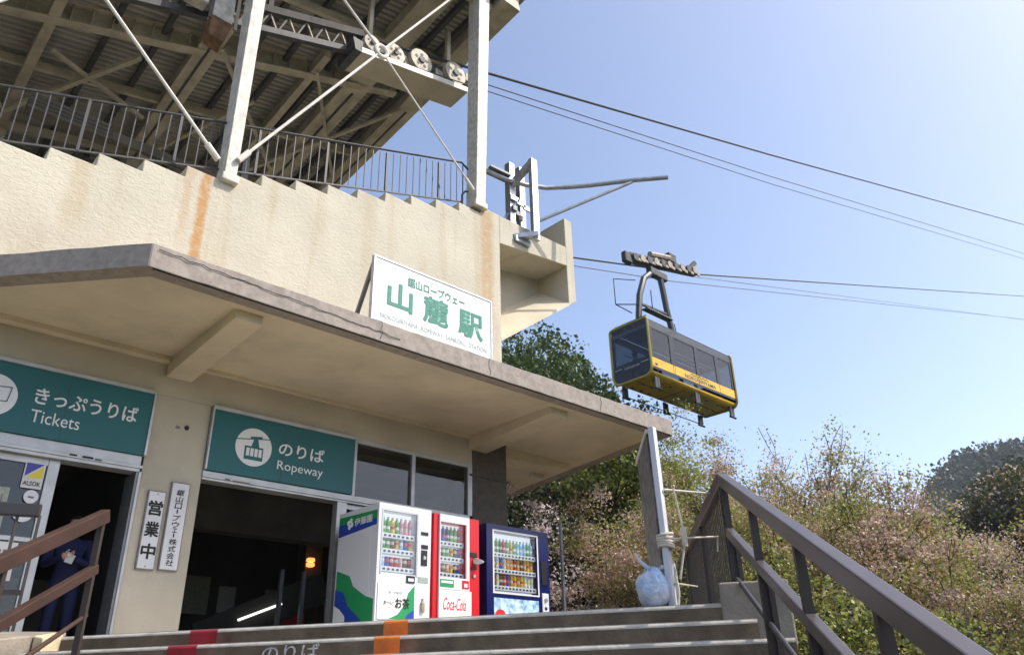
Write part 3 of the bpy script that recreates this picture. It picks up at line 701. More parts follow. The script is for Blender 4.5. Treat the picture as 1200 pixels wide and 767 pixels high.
for cx, cz, rr in ((2.09, 2.21, .075), (2.05, 2.03, .105)):
    cs = MB().lathe((cx, yy+.002, cz), [(rr, -.002), (rr, .002)], 24, (0, -1, 0)).build('round_sticker', 'board_white', dl)
    MB().box(cx-.03, cx+.03, yy-.003, yy-.001, cz-.015, cz+.005).build('sticker_print', 'paper_text', cs)
ps = MB().box(1.50, 1.87, yy, yy+.003, 1.80, 2.28).build('notice', 'paper_green', dl)
for k in range(9): MB().box(1.54+.033*k, 1.55+.033*k, yy-.002, yy-.0005, 1.85+.02*(k*7 % 5), 2.20-.02*(k*3 % 4)).build('print_line', 'paper_text', ps)
ps = MB().box(1.70, 2.08, yy, yy+.003, 1.30, 1.70).build('notice', 'paper', dl)
for k in range(4): MB().box(1.77+.06*k, 1.81+.06*k, yy-.002, yy-.0005, 1.58, 1.62).build('print_line', 'paper_text', ps)
for x0, x1, z0, z1 in ((1.42, 1.64, 1.30, 1.58), (1.12, 1.36, 1.35, 1.62), (1.15, 1.45, 1.9, 2.3)):
    ps = MB().box(x0, x1, yy, yy+.003, z0, z1).build('notice', 'paper', dl)
    for k in range(3): MB().box(x0+.04, x1-.04, yy-.002, yy-.0005, z0+.06+.06*k, z0+.075+.06*k).build('print_line', 'paper_text', ps)
# header label remains
MB().box(2.36, 2.44, 9.966, 9.9695, 2.72, 2.74).build('old_label', 'black_ink', D); MB().box(2.5, 2.62, 9.966, 9.9695, 2.715, 2.74).build('old_label', 'black_ink', D); MB().box(2.64, 2.72, 9.966, 9.9695, 2.71, 2.73).build('old_label', 'paper_text', D)

D2 = thing('ropeway_entrance', (6.2, 10.1, FL), 'wide dark hall entrance with aluminium frame behind the vending machines', 'door')
frame_box('header', 3.95, 8.50, 2.70, 2.82, 9.985, 10.2, 'alu', D2)
frame_box('header_lip', 3.95, 8.50, 2.73, 2.76, 9.965, 9.984, 'alu', D2)
frame_box('door_post', 5.98, 6.14, FL, 2.70, 9.99, 10.12, 'alu', D2)
dl = frame_box('door_leaf', 6.30, 6.38, FL, 2.62, 10.04, 10.10, 'alu', D2)
frame_box('rail', 6.14, 8.45, 2.62, 2.699, 10.04, 10.10, 'alu', dl); frame_box('stile', 7.30, 7.38, FL, 2.62, 10.04, 10.10, 'alu', dl)
frame_box('rail', 6.38, 8.4, 1.48, 1.58, 10.043, 10.097, 'alu', dl)
MB().box(6.39, 8.45, 10.068, 10.072, FL, 2.62).build('pane', 'pane', dl)
MB().box(6.145, 6.30, 10.02, 10.06, 1.60, 1.75).build('lock_box', 'alu', dl)
for x0, x1 in ((6.2, 6.26), (7.29, 7.36), (8.46, 8.56)):
    frame_box('mullion', x0, x1, 2.82, 3.70, 9.99, 10.1, 'alu', D2)
frame_box('window_head', 6.26, 8.46, 3.63, 3.70, 9.992, 10.1, 'alu', D2)
for x0, x1 in ((6.26, 7.29), (7.36, 8.46)): MB().box(x0, x1, 10.04, 10.045, 2.82, 3.63).build('pane', 'pane', D2)
MB().box(4.25, 4.32, 9.961, 9.9645, 2.735, 2.75).build('old_label', 'black_ink', D2); MB().box(4.36, 4.6, 9.961, 9.9645, 2.732, 2.745).build('old_label', 'paper_text', D2)

def disc(c, rr, m, parent, name='disc', y=.003, n=36):
    return MB().lathe(c, [(rr, 0), (rr, y)], n, (0, -1, 0)).build(name, m, parent)
# tickets sign
T = thing('tickets_sign', (1.7, 9.97, 2.86), 'teal tickets sign with white ticket icon above the left entrance', 'sign')
MB().box(.32, 3.17, 9.95, 9.998, 2.862, 3.66).build('panel', 'teal', T)
fr = MB().box(.30, 3.21, 9.93, 9.998, 3.662, 3.705).build('frame', 'alu', T); MB().box(3.172, 3.20, 9.93, 9.984, 2.862, 3.66).build('frame', 'alu', T)
MB().box(2.20, 2.206, 9.947, 9.9495, 2.87, 3.65).build('seam', 'column_brown', T)
dc = disc((1.45, 9.95, 3.255), .245, 'white_print', T, 'icon_disc')
for a, b in (((1.30, 3.17), (1.60, 3.20)), ((1.60, 3.20), (1.62, 3.37)), ((1.62, 3.37), (1.32, 3.34)), ((1.32, 3.34), (1.30, 3.17)), ((1.42, 3.18), (1.43, 3.355))):
    MB().bar((a[0], 9.944, a[1]), (b[0], 9.944, b[1]), .004, .009).build('icon_line', 'column_brown', dc)
text('lettering', 'きっぷうりば', (1.865, 9.947, 3.245), 1.15, .195, 'white_print', T, bold=.018)
text('lettering', 'Tickets', (1.865, 9.947, 3.02), .525, .15, 'white_print', T)
# ropeway sign
T = thing('ropeway_sign', (5.1, 9.97, 2.82), 'teal ropeway sign with white gondola icon above the hall entrance', 'sign')
MB().box(3.975, 6.19, 9.95, 9.998, 2.825, 3.65).build('panel', 'teal', T)
MB().box(3.955, 6.195, 9.93, 9.998, 3.652, 3.70).build('frame', 'alu', T); MB().box(3.952, 3.974, 9.93, 9.998, 2.825, 3.652).build('frame', 'alu', T)
MB().box(5.02, 5.026, 9.947, 9.9495, 2.83, 3.65).build('seam', 'column_brown', T)
cx, cz = 4.585, 3.235
dc = disc((cx, 9.95, cz), .265, 'white_print', T, 'icon_disc')
yi = 9.944
MB().bar((cx-.255, yi, cz+.075), (cx+.23, yi, cz+.15), .004, .012).build('icon_line', 'teal', dc)
MB().bar((cx-.06, yi-.001, cz+.125), (cx+.11, yi-.001, cz+.15), .004, .03).build('icon_line', 'teal', dc)
mb = MB(); mb.prism([(cx-.005, yi, cz+.12), (cx+.05, yi, cz+.125), (cx+.08, yi, cz+.0), (cx-.04, yi, cz+.0)], (0, .003, 0)); mb.build('icon_hanger', 'teal', dc)
cab = MB().box(cx-.13, cx+.14, yi-.001, yi+.002, cz-.18, cz+.005).build('icon_cabin', 'teal', dc, bevel=.0)
for k in range(4): MB().box(cx-.105+.06*k, cx-.06+.06*k, yi-.004, yi-.0015, cz-.13, cz-.02).build('icon_window', 'white_print', T)
text('lettering', 'のりば', (4.955, 9.947, 3.20), .72, .19, 'white_print', T, bold=.018)
text('lettering', 'Ropeway', (4.955, 9.947, 2.955), .72, .165, 'white_print', T)
# two name boards on the pier
def vboard(x0, x1, z0, z1, chars, size, mat_t, label, bold, serif=False):
    t = thing('name_board', ((x0+x1)/2, 9.97, z0), label, 'sign board')
    MB().box(x0, x1, 9.965, 9.998, z0, z1).build('frame', 'board_frame', t, bevel=.004)
    MB().box(x0+.014, x1-.014, 9.958, 9.964, z0+.014, z1-.014).build('panel', 'board_white', t)
    return t
t = vboard(3.315, 3.535, 1.52, 2.46, None, 0, None, 'white board reading open for business in three bold characters, left on the pier', .02)
for ch, zc in zip('営業中', (2.24, 1.985, 1.725)):
    text('lettering', ch, (3.345, 9.957, zc-.08), .165, .175, 'black_ink', t, bold=.03)
for zc in (2.42, 1.56): MB().lathe((3.425, 9.957, zc), [(.009, 0), (.007, .005)], 8, (0, -1, 0)).build('screw', 'board_frame', t)
t = vboard(3.58, 3.815, 1.53, 2.605, None, 0, None, 'taller white board with a thin column of brush lettering, right on the pier', .02)
zc = 2.52
for ch in '鋸山ロープウェー株式会社':
    if ch == 'ー':
        MB().box(3.69, 3.705, 9.954, 9.957, zc-.055, zc-.005).build('lettering', 'black_ink', t); zc -= .066; continue
    hh = .08 if ch not in 'ェ' else .055; ww = .095 if ch not in 'ェ' else .06
    text('lettering', ch, (3.70-ww/2, 9.957, zc-hh), ww, hh*.92, 'black_ink', t, bold=.012, shear=.1); zc -= hh+.003
# station name board standing on the canopy
T = thing('station_name_board', (6.3, 8.2, 4.45), 'white station name board with green lettering standing on the canopy edge', 'sign')
MB().box(5.235, 7.405, 8.2, 8.24, 4.50, 5.735).build('panel', 'white_sign', T)
for a in ((5.21, 5.235, 4.5, 5.76), (7.405, 7.43, 4.5, 5.76)): MB().box(a[0], a[1], 8.19, 8.26, a[2], a[3]).build('frame', 'galv', T)
MB().box(5.235, 7.405, 8.19, 8.26, 5.735, 5.76).build('frame', 'galv', T)
for x in (5.26, 6.3, 7.36): MB().bar((x, 8.27, 5.7), (x, 8.95, 4.42), .05, .05).build('prop', 'alu_dark', T)
for z in (4.9, 5.4): MB().box(5.24, 7.4, 8.241, 8.27, z, z+.04).build('stiffener', 'alu_dark', T)
text('lettering', '鋸山ロープウェー', (5.80, 8.198, 5.455), 1.07, .155, 'sign_green', T, bold=.014)
for ch, x0, ww, zb, hh in (('山', 5.47, .42, 5.03, .40), ('麓', 6.10, .45, 5.00, .42), ('駅', 6.76, .47, 4.99, .42)):
    text('lettering', ch, (x0, 8.198, zb), ww, hh, 'sign_green', T, bold=.032)
text('lettering', 'NOKOGIRIYAMA  ROPEWAY  SANROKU  STATION', (5.36, 8.198, 4.82), 1.95, .075, 'sign_grey', T)

# ================================================================== vending machines
BOT = {}
def bottle_mesh(kind):
    if kind in BOT: return BOT[kind]
    mb = MB()
    if kind == 'can': mb.lathe((0, 0, 0), [(.026, 0), (.031, .008), (.031, .108), (.026, .12)], 10)
    else: mb.lathe((0, 0, 0), [(.028, 0), (.031, .01), (.031, .05), (.029, .055), (.029, .105), (.031, .11), (.031, .145), (.024, .17), (.013, .19), (.013, .195)], 10)
    me = mb.mesh(kind, True); me.materials.append(MAT['vm_white'])
    if kind == 'bottle':
        mb2 = MB(); n0 = len(me.polygons)
        mb.lathe((0, 0, .195), [(.0145, 0), (.0145, .02)], 8); me = mb.mesh(kind, True); me.materials.append(MAT['vm_white']); me.materials.append(MAT['board_white'])
        for i, p in enumerate(me.polygons): p.material_index = 1 if p.center.z > .19 else 0
    BOT[kind] = me; return me
DRK = {}
def drinkmat(c):
    k = 'drink_%02d%02d%02d' % tuple(int(v*99) for v in c)
    if k not in DRK:
        m = M(k, c, .3, .25, 30); DRK[k] = m; t = m.node_tree; b = t.nodes['Principled BSDF']
        tc = t.nodes.new('ShaderNodeTexCoord'); sx = t.nodes.new('ShaderNodeSeparateXYZ'); t.links.new(tc.outputs['Object'], sx.inputs[0])
        rm = t.nodes.new('ShaderNodeValToRGB'); rm.color_ramp.interpolation = 'CONSTANT'; e = rm.color_ramp.elements
        lab = random.choice(((.6, .6, .58), (.55, .5, .1), (.5, .05, .04), (.6, .6, .6), (.08, .2, .45), (.45, .42, .36)))
        e[0].position = 0; e[0].color = (0, 0, 0, 1); e[1].position = .55; e[1].color = (1, 1, 1, 1); q = e.new(.9); q.color = (0, 0, 0, 1)
        mu = t.nodes.new('ShaderNodeMath'); mu.operation = 'MULTIPLY'; mu.inputs[1].default_value = 10; t.links.new(sx.outputs[2], mu.inputs[0]); t.links.new(mu.outputs[0], rm.inputs[0])
        mx = t.nodes.new('ShaderNodeMix'); mx.data_type = 'RGBA'; mx.inputs[7].default_value = (*lab, 1); src = b.inputs['Base Color'].links[0].from_socket
        t.links.new(rm.outputs[0], mx.inputs[0]); t.links.new(src, mx.inputs[6]); t.links.new(mx.outputs[2], b.inputs['Base Color'])
    return DRK[k]
GRN, BLU, PNK, RED, BRN, YEL, WHT, ORG, BLK, LBL = (.10, .34, .06), (.03, .10, .45), (.62, .30, .36), (.5, .03, .04), (.14, .06, .03), (.6, .45, .05), (.62, .62, .6), (.62, .26, .03), (.03, .025, .02), (.25, .5, .7)
def machine(x0, x1, yf, depth, body, label, win, rows, colours, sizes):
    t = thing('vending_machine', ((x0+x1)/2, yf+depth/2, FL), label, 'vending machine')
    h = FL+1.83; wx0, wx1, wz0, wz1 = win
    # cabinet as back box + face pieces around the display window
    MB().box(x0, x1, yf+.16, yf+depth, FL+.04, h).build('cabinet', body, t, bevel=.012)
    MB().box(x0+.04, x1-.04, yf+.10, yf+depth-.05, FL, FL+.04).build('plinth', 'vm_dark', t)
    for nme, a in (('face', (x0, wx0, FL+.05, h)), ('face', (wx1, x1, FL+.05, h)), ('face', (wx0, wx1, wz1, h)), ('face', (wx0, wx1, FL+.05, wz0))):
        MB().box(a[0], a[1], yf, yf+.158, a[2], a[3]).build(nme, body, t)
    MB().box(wx0, wx1, yf+.14, yf+.158, wz0, wz1).build('display_back', 'vm_inside', t)
    MB().box(wx0, wx1, yf+.012, yf+.016, wz0, wz1).build('display_glass', 'vm_glass', t)
    for k, zr in enumerate(rows):
        sh = MB().box(wx0+.004, wx1-.004, yf+.03, yf+.138, zr-.065, zr).build('shelf', 'vm_white', t)
        n = len(colours[k]); st = (wx1-wx0-.05)/n
        mb = MB()
        for j in range(n):
            xx = wx0+.025+st*(j+.5); mb.box(xx-st*.24, xx+st*.24, yf+.024, yf+.029, zr-.045, zr-.022)
        mb.build('button_row', 'vm_dark', sh)
        for j, cc in enumerate(colours[k]):
            me = bottle_mesh(sizes[k]); o = bpy.data.objects.new(sizes[k], me); C.objects.link(o)
            o.parent = t; o.matrix_parent_inverse = Matrix.Translation(-Vector(t.location))
            o.location = (wx0+.025+st*(j+.5), yf+.085, zr+.002); s = min(1.35, st/.064)
            hs = 1.0 if sizes[k] == 'bottle' else 1.05
            o.scale = (s, s, hs); o.rotation_euler.z = random.random()*6
            o.material_slots[0].link = 'OBJECT'; o.material_slots[0].material = drinkmat(cc)
    return t
# 1: white
x0, x1, yf = 5.83, 6.69, 8.68
t = machine(x0, x1, yf, .98, 'vm_white', 'white drinks machine with green and blue waves, leftmost of three', (x0+.07, x0+.62, 1.545, 2.335), (2.055, 1.855, 1.63),
            [[GRN, GRN, YEL, GRN, PNK, PNK, PNK], [GRN, GRN, BRN, YEL, LBL, BLU, YEL], [LBL, BLU, RED, RED, PNK, BRN, BLK]], ('bottle', 'can', 'can'))
MB().box(x0+.045, x0+.07, yf-.006, yf-.001, 1.525, 2.355).build('window_trim', 'vm_silver', t); MB().box(x0+.62, x0+.645, yf-.006, yf-.001, 1.525, 2.355).build('window_trim', 'vm_silver', t); MB().box(x0+.07, x0+.62, yf-.006, yf-.001, 2.335, 2.355).build('window_trim', 'vm_silver', t)
MB().box(x0+.69, x0+.81, yf-.008, yf-.001, 2.08, 2.12).build('bill_slot', 'vm_dark', t); MB().box(x0+.70, x0+.81, yf-.008, yf-.001, 1.90, 1.95).build('bill_slot', 'vm_dark', t)
MB().box(x0+.70, x0+.80, yf-.012, yf-.001, 1.68, 1.88).build('coin_unit', 'vm_dark', t, bevel=.03); MB().lathe((x0+.75, yf-.012, 1.78), [(.03, 0), (.02, .015)], 10, (0, -1, 0)).build('coin_lever', 'vm_silver', t)
MB().box(x0+.47, x0+.60, yf-.012, yf-.001, 1.44, 1.53).build('coin_return', 'vm_dark', t); MB().box(x0+.49, x0+.58, yf-.016, yf-.0125, 1.46, 1.50).build('return_flap', 'board_white', t)
MB().box(x0+.66, x0+.82, yf-.006, yf-.001, 1.46, 1.53).build('info_plate', 'sign_grey', t)
pn = MB().box(x0+.03, x0+.61, yf-.012, yf-.001, .98, 1.42).build('front_panel', 'white_print', t, bevel=.003)
mb = MB(); mb.prism([(x0+.20, yf-.014, 0.985), (x0+.34, yf-.014, 1.045), (x0+.45, yf-.014, 1.165), (x0+.50, yf-.014, 1.315), (x0+.60, yf-.014, 1.415), (x0+.60, yf-.014, 0.985)], (0, .001, 0)); mb.build('panel_print', 'vm_green', pn)
mb = MB(); mb.prism([(x0+.45, yf-.0155, 0.985), (x0+.50, yf-.0155, 1.055), (x0+.60, yf-.0155, 1.115), (x0+.60, yf-.0155, 0.985)], (0, .001, 0)); mb.build('panel_print', 'vm_blue2', pn)
text('lettering', 'お茶', (x0+.30, yf-.016, 1.115), .22, .13, 'black_ink', pn, bold=.02); text('lettering', 'お〜い', (x0+.12, yf-.013, 1.155), .15, .05, 'black_ink', pn, bold=.01); text('lettering', '伊藤園', (x0+.26, yf-.013, 1.285), .14, .04, 'sign_grey', pn)
MB().lathe((x0+.21, yf-.013, 1.305), [(.022, 0), (.022, .001)], 6, (0, -1, 0)).build('panel_print', 'sign_grey', pn)
MB().lathe((x0+.74, yf-.004, 1.10), [(.035, 0), (.035, .10), (.015, .13), (.015, .16)], 8).build('bottle_print', 'machinery_tan', t)
xs = x0-.002
def side(poly, m, off=0.0): mb = MB(); mb.prism([(xs-off, a, b) for a, b in poly], (.0015, 0, 0)); return mb.build('side_print', m, t)
side([(8.72, 2.18), (8.72, 2.34), (9.64, 2.37), (9.64, 2.21)], 'vm_green'); side([(8.72, 2.15), (8.72, 2.23), (9.64, 2.27), (9.64, 2.10)], 'vm_blue2', .001)
for k in range(4):
    t4 = math.pi/2*k+.4; MB().lathe((xs-.002, 9.36+.045*math.cos(t4), 2.25+.045*math.sin(t4)), [(.035, 0), (.035, .0015)], 8, (-1, 0, 0)).build('side_print', 'white_print', t)
text('lettering', '伊藤園', (xs-.002, 9.25, 2.20), .42, .10, 'white_print', t, right=(0, -1, 0), bold=.02)
side([(8.72, FL+.06), (8.72, 1.22), (8.9, 1.27), (9.2, 1.42), (9.3, 1.56), (9.62, 1.66), (9.62, FL+.06)], 'vm_green'); side([(8.86, FL+.06), (9.0, 1.0), (9.30, 1.18), (9.42, 1.36), (9.63, 1.42), (9.63, FL+.06)], 'vm_blue2', .001); side([(9.36, FL+.06), (9.36, 1.06), (9.5, 1.16), (9.64, 1.22), (9.64, FL+.06)], 'white_print', .002)
# 2: red
x0, x1, yf = 6.80, 7.63, 8.76
t = machine(x0, x1, yf, .85, 'vm_red', 'red drinks machine with white front panel, middle of three', (x0+.10, x0+.57, 1.575, 2.32), (2.07, 1.86, 1.645),
            [[BLU, BLU, BRN, GRN, GRN, RED], [BRN, GRN, GRN, YEL, BRN, BLU], [BLK, BRN, ORG, YEL, BRN, BLU]], ('bottle', 'can', 'can'))
for a in ((x0+.085, x0+.10, FL+.06, 2.425), (x0+.57, x0+.625, 1.575, 2.425), (x0+.10, x0+.57, 2.32, 2.425), (x0+.10, x0+.625, 1.415, 1.575)):
    MB().box(a[0], a[1], yf-.03, yf-.001, a[2], a[3]).build('white_panel', 'vm_white', t)
MB().box(x0+.10, x0+.66, yf-.03, yf-.001, FL+.06, 1.41).build('white_panel', 'white_print', t)
text('lettering', '自動販売', (x0+.27, yf-.031, 2.355), .11, .028, 'sign_grey', t) if False else None
text('lettering', 'Coca-Cola', (x0+.16, yf-.032, 1.15), .40, .16, 'coke_red', t, bold=.002, shear=.35)
MB().box(x0+.10, x0+.34, yf-.034, yf-.031, 1.445, 1.545).build('price_sticker', 'vm_green', t); MB().box(x0+.12, x0+.32, yf-.036, yf-.0345, 1.495, 1.525).build('price_print', 'white_print', t)
MB().box(x0+.49, x0+.61, yf-.036, yf-.031, 1.44, 1.55).build('coin_return', 'vm_red', t); MB().box(x0+.52, x0+.58, yf-.04, yf-.0365, 1.46, 1.51).build('return_flap', 'board_white', t)
MB().box(x0+.66, x0+.78, yf-.012, yf-.001, 1.89, 1.95).build('bill_slot', 'vm_dark', t)
MB().lathe((x0+.74, yf-.001, 1.83), [(.045, 0), (.05, .05), (.02, .13), (.008, .15)], 12, (.5, -1, -.1)).build('lock_cone', 'vm_silver', t, smooth=True)
MB().box(x0+.68, x0+.77, yf-.02, yf-.001, 1.72, 1.76).build('coin_unit', 'vm_dark', t); MB().box(x0+.71, x0+.75, yf-.02, yf-.001, 1.61, 1.65).build('keyhole', 'vm_silver', t)
# 3: blue
x0, x1, yf = 7.84, 9.14, 8.83
t = machine(x0, x1, yf, .80, 'vm_blue', 'dark blue drinks machine with wide display, rightmost of three', (x0+.14, x0+1.04, 1.46, 2.33), (2.03, 1.80, 1.56),
            [[GRN, GRN, BRN, RED, GRN, YEL, GRN, LBL, LBL, LBL, GRN, LBL], [BRN, WHT, BLU, WHT, ORG, ORG, RED, ORG, BRN, ORG, YEL, ORG], [BLK, WHT, BRN, RED, BLU, ORG, YEL, ORG, YEL, WHT, WHT, WHT]], ('bottle', 'bottle', 'bottle'))
for a in ((x0+.115, x0+.14, 1.44, 2.355), (x0+1.04, x0+1.065, 1.44, 2.355), (x0+.14, x0+1.04, 2.33, 2.355), (x0+.14, x0+1.04, 1.44, 1.46)):
    MB().box(a[0], a[1], yf-.008, yf-.001, a[2], a[3]).build('window_trim', 'board_white', t)
ic = MB().box(x0+.13, x0+1.04, yf-.008, yf-.001, .72, 1.38).build('ice_panel', 'vm_ice', t)
mb = MB(); mb.prism([(x0+.25+.10*math.cos(2*math.pi*k/16), yf-.010, 1.15+.075*math.sin(2*math.pi*k/16)) for k in range(16)], (0, .001, 0)); mb.build('panel_print', 'coke_red', ic)
for k in range(4): MB().box(x0+.34+.17*k, x0+.48+.17*k, yf-.011, yf-.009, .98, 1.09).build('panel_print', 'white_print', ic)
MB().box(x0+1.12, x0+1.24, yf-.012, yf-.001, 1.62, 1.98).build('control_panel', 'vm_dark', t)
MB().box(x0+1.11, x0+1.25, yf-.025, yf-.001, 1.22, 1.50).build('coin_unit', 'vm_white', t, bevel=.02); MB().lathe((x0+1.18, yf-.026, 1.40), [(.035, 0), (.03, .015)], 12, (0, -1, 0)).build('coin_lever', 'vm_silver', t)
MB().box(x0+1.15, x0+1.2, yf-.03, yf-.0255, 1.26, 1.30).build('coin_slot', 'vm_dark', t); MB().box(x0+1.10, x0+1.26, yf-.015, yf-.001, 1.02, 1.16).build('coin_return', 'white_print', t)

# ================================================================== steel arm rig on the cantilever box
G = thing('rope_rescue_rig', (10.3, 10, 9), 'galvanised steel frame with long curved arm on the corner parapet', 'steel frame')
MB().box(10.08, 10.26, 9.76, 9.86, 8.78, 10.87).build('upright', 'galv', G, bevel=.006)
MB().box(9.98, 10.14, 10.36, 10.52, 9.0, 11.05).build('upright', 'galv', G, bevel=.006)
MB().box(10.55, 10.72, 10.62, 10.76, 9.0, 11.35).build('upright', 'galv', G, bevel=.006)
MB().bar((10.15, 9.80, 10.80), (10.06, 10.45, 10.42), .12, .14).build('top_arm', 'galv', G)
MB().bar((10.15, 9.72, 8.86), (9.75, 10.04, 8.78), .16, .10).build('foot_bracket', 'galv', G)
MB().box(9.72, 10.14, 9.93, 9.998, 8.66, 8.80).build('foot_plate', 'galv', G)
for k in range(3):
    MB().box(10.02+.16*k, 10.14+.16*k, 10.30+.08*k, 10.42+.08*k, 9.75-.02*k, 9.87-.02*k).build('clamp', 'alu_dark', G); MB().box(9.95+.2*k, 10.2+.2*k, 10.3, 10.34, 10.0-.05*k, 10.12-.05*k).build('plate', 'galv', G)
MB().tube([(9.42, 10.51, 10.62), (9.62, 10.44, 10.55), (9.83, 10.36, 10.50), (10.3, 10.2, 10.47), (10.8, 10.04, 10.54), (11.2, 9.72, 10.58), (11.55, 9.36, 10.60), (12.1, 8.65, 10.61), (12.66, 7.99, 10.61)], .055, 10).build('arm', 'galv', G, smooth=True)
MB().bar((9.45, 10.5, 10.66), (9.95, 10.38, 10.58), .3, .05).build('arm_plate', 'alu_dark', G)
MB().tube([(10.26, 9.86, 9.30), (12.14, 8.62, 10.57)], .04, 8).build('arm_strut', 'galv', G, smooth=True)
MB().bar((9.62, 10.3, 9.2), (10.0, 10.4, 9.75), .12, .01).build('clear_plate', 'pane', G)

# ================================================================== cables
def cable(name, pts, r, m, label, group=None):
    P = [Vector(p) for p in pts]
    o = MB().tube(P, r, 6).build(name, m, smooth=True); return tag(o, label, 'cable', group)
def line(x0, z0, x1, z1, y, sag=0, n=24, xa=None, xb=None):
    xa = x0 if xa is None else xa; xb = x1 if xb is None else xb; out = []
    for i in range(n+1):
        x = xa+(xb-xa)*i/n; t = (x-x0)/(x1-x0)
        out.append((x, y, z0+(z1-z0)*t))
    return out
cable('track_cable', line(6.3, 12.72, 24.6, 19.16, 10.9, xb=24.6)[:-1]+line(24.6, 19.16, 72.2, 36.3, 10.9, xb=170), .034, 'cable_black', 'thick black cable leaving the top of the station')
cable('haul_rope', line(8.8, 13.28, 24.2, 17.94, 10.9)[:-1]+line(24.2, 17.94, 67.8, 31.65, 10.9, xb=170), .016, 'rope_grey', 'thin rope just below the thick upper cable')
cable('haul_rope', line(7.5, 12.56, 24.05, 17.39, 10.75)[:-1]+line(24.05, 17.39, 66.8, 30.65, 10.75, xb=170), .014, 'rope_grey', 'thin lowest rope of the upper three')
cable('track_cable', line(9, 11.95, 27.4, 17.2, 16.5)[:-1]+line(27.4, 17.2, 94.3, 39.17, 16.5, xb=170), .036, 'cable_black', 'thick black cable carrying the yellow gondola')
cable('haul_rope', line(9, 11.85, 25.5, 16.14, 16.5)[:-1]+line(25.5, 16.14, 90.4, 35.1, 16.5, xb=170), .018, 'rope_grey', 'thin rope under the gondola carriage')
cable('haul_rope', line(27.2, 17.1, 92, 35.6, 16.7, xb=170), .014, 'rope_grey', 'thinnest rope running right from the gondola carriage')

# ================================================================== gondola
GX0, GX1, GY0, GY1, GZ0, GZ1 = 21.95, 27.62, 15.6, 17.35, 10.68, 12.95
K = thing('gondola', (24.8, 16.5, GZ0), 'yellow and black ropeway gondola hanging from the cable', 'gondola')
def rrect(y0, y1, z0, z1, rb, rtp, n=6):
    out = []
    for cy, cz, a0, r in ((y1-rtp, z1-rtp, 0, rtp), (y0+rtp, z1-rtp, 90, rtp), (y0+rb, z0+rb, 180, rb), (y1-rb, z0+rb, 270, rb)):
        for k in range(n+1):
            a = R(a0+90*k/n); out.append((cy+r*math.cos(a), cz+r*math.sin(a)))
    return out
for xx, ln in ((GX0, .0), (GX1, .0)):
    rr = rrect(GY0-.03, GY1+.03, GZ0-.02, GZ1+.02, .32, .14); mb = MB()
    pts = [Vector((xx, y, z)) for y, z in rr]; pts.append(pts[0]); pts.append(pts[1]); mb.tube(pts, .055, 6, cap=False)
    mb.build('end_hoop', 'gondola_hoop', K, smooth=True)
# underside, lower side panels: swept section pieces
def sweep(sec, x0, x1, m, name, parent=K, th=.03):
    mb = MB(); n = len(sec)
    for x in (x0, x1):
        for y, z in sec: mb.v.append((x, y, z))
    for i in range(n-1): mb.f.append((i, i+1, n+i+1, n+i))
    o = mb.build(name, m, parent, smooth=True); s = o.modifiers.new('thick', 'SOLIDIFY'); s.thickness = th; s.offset = 0; return o
full = rrect(GY0, GY1, GZ0, GZ1, .30, .12, 6)
botc = [p for p in full if p[1] <= GZ0+.15]
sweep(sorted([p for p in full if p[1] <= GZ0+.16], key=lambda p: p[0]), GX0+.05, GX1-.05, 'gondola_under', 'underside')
for yy, sgn in ((GY0, -1), (GY1, 1)):
    MB().box(GX0+.06, GX1-.06, yy-.012, yy+.012, 10.93, 11.02).build('sill', 'gondola_black', K)
    yb = MB().box(GX0+.08, GX1-.08, yy-.015, yy+.015, 11.02, 11.37).build('side_band', 'gondola_yellow', K)
    for x in (23.35, 23.46, 25.0, 26.45): MB().box(x-.012, x+.012, yy-.018, yy+.018, 11.02, 11.37).build('band_joint', 'gondola_black', yb)
    MB().box(GX0+.08, GX1-.08, yy-.017, yy+.017, 12.62, 12.86).build('roof_edge', 'gondola_grey', K)
    MB().box(GX0+.08, GX1-.08, yy-.02, yy+.02, 12.56, 12.62).build('gutter', 'gondola_black', K)
    for x0, x1 in ((GX0+.05, GX0+.2), (23.25, 23.55), (24.90, 25.10), (26.33, 26.57), (GX1-.2, GX1-.05)):
        MB().box(x0, x1, yy-.02, yy+.02, 11.37, 12.56).build('pillar', 'gondola_black', K)
    MB().box(GX0+.08, GX1-.08, yy-.004, yy+.004, 11.37, 12.56).build('window', 'gondola_glass', K)
text('lettering', 'NOKOGIRIYAMA', (24.05, GY0-.017, 11.07), 2.1, .15, 'gondola_black', K, bold=.01, ext=.003)
mb = MB()
for k in range(5):
    x = 24.45+.24*k; mb.bar((x, GY0-.02, 11.26), (x+.12, GY0-.02, 11.33), .006, .03); mb.bar((x+.12, GY0-.02, 11.33), (x+.24, GY0-.02, 11.26), .006, .03)
mb.build('mountain_mark', 'gondola_black', K)
text('lettering', '定員', (22.2, GY0-.017, 11.07), .3, .1, 'gondola_black', K, ext=.003) if False else None
MB().box(22.2, 22.34, GY0-.02, GY0-.016, 11.07, 11.16).build('side_mark', 'gondola_black', K)
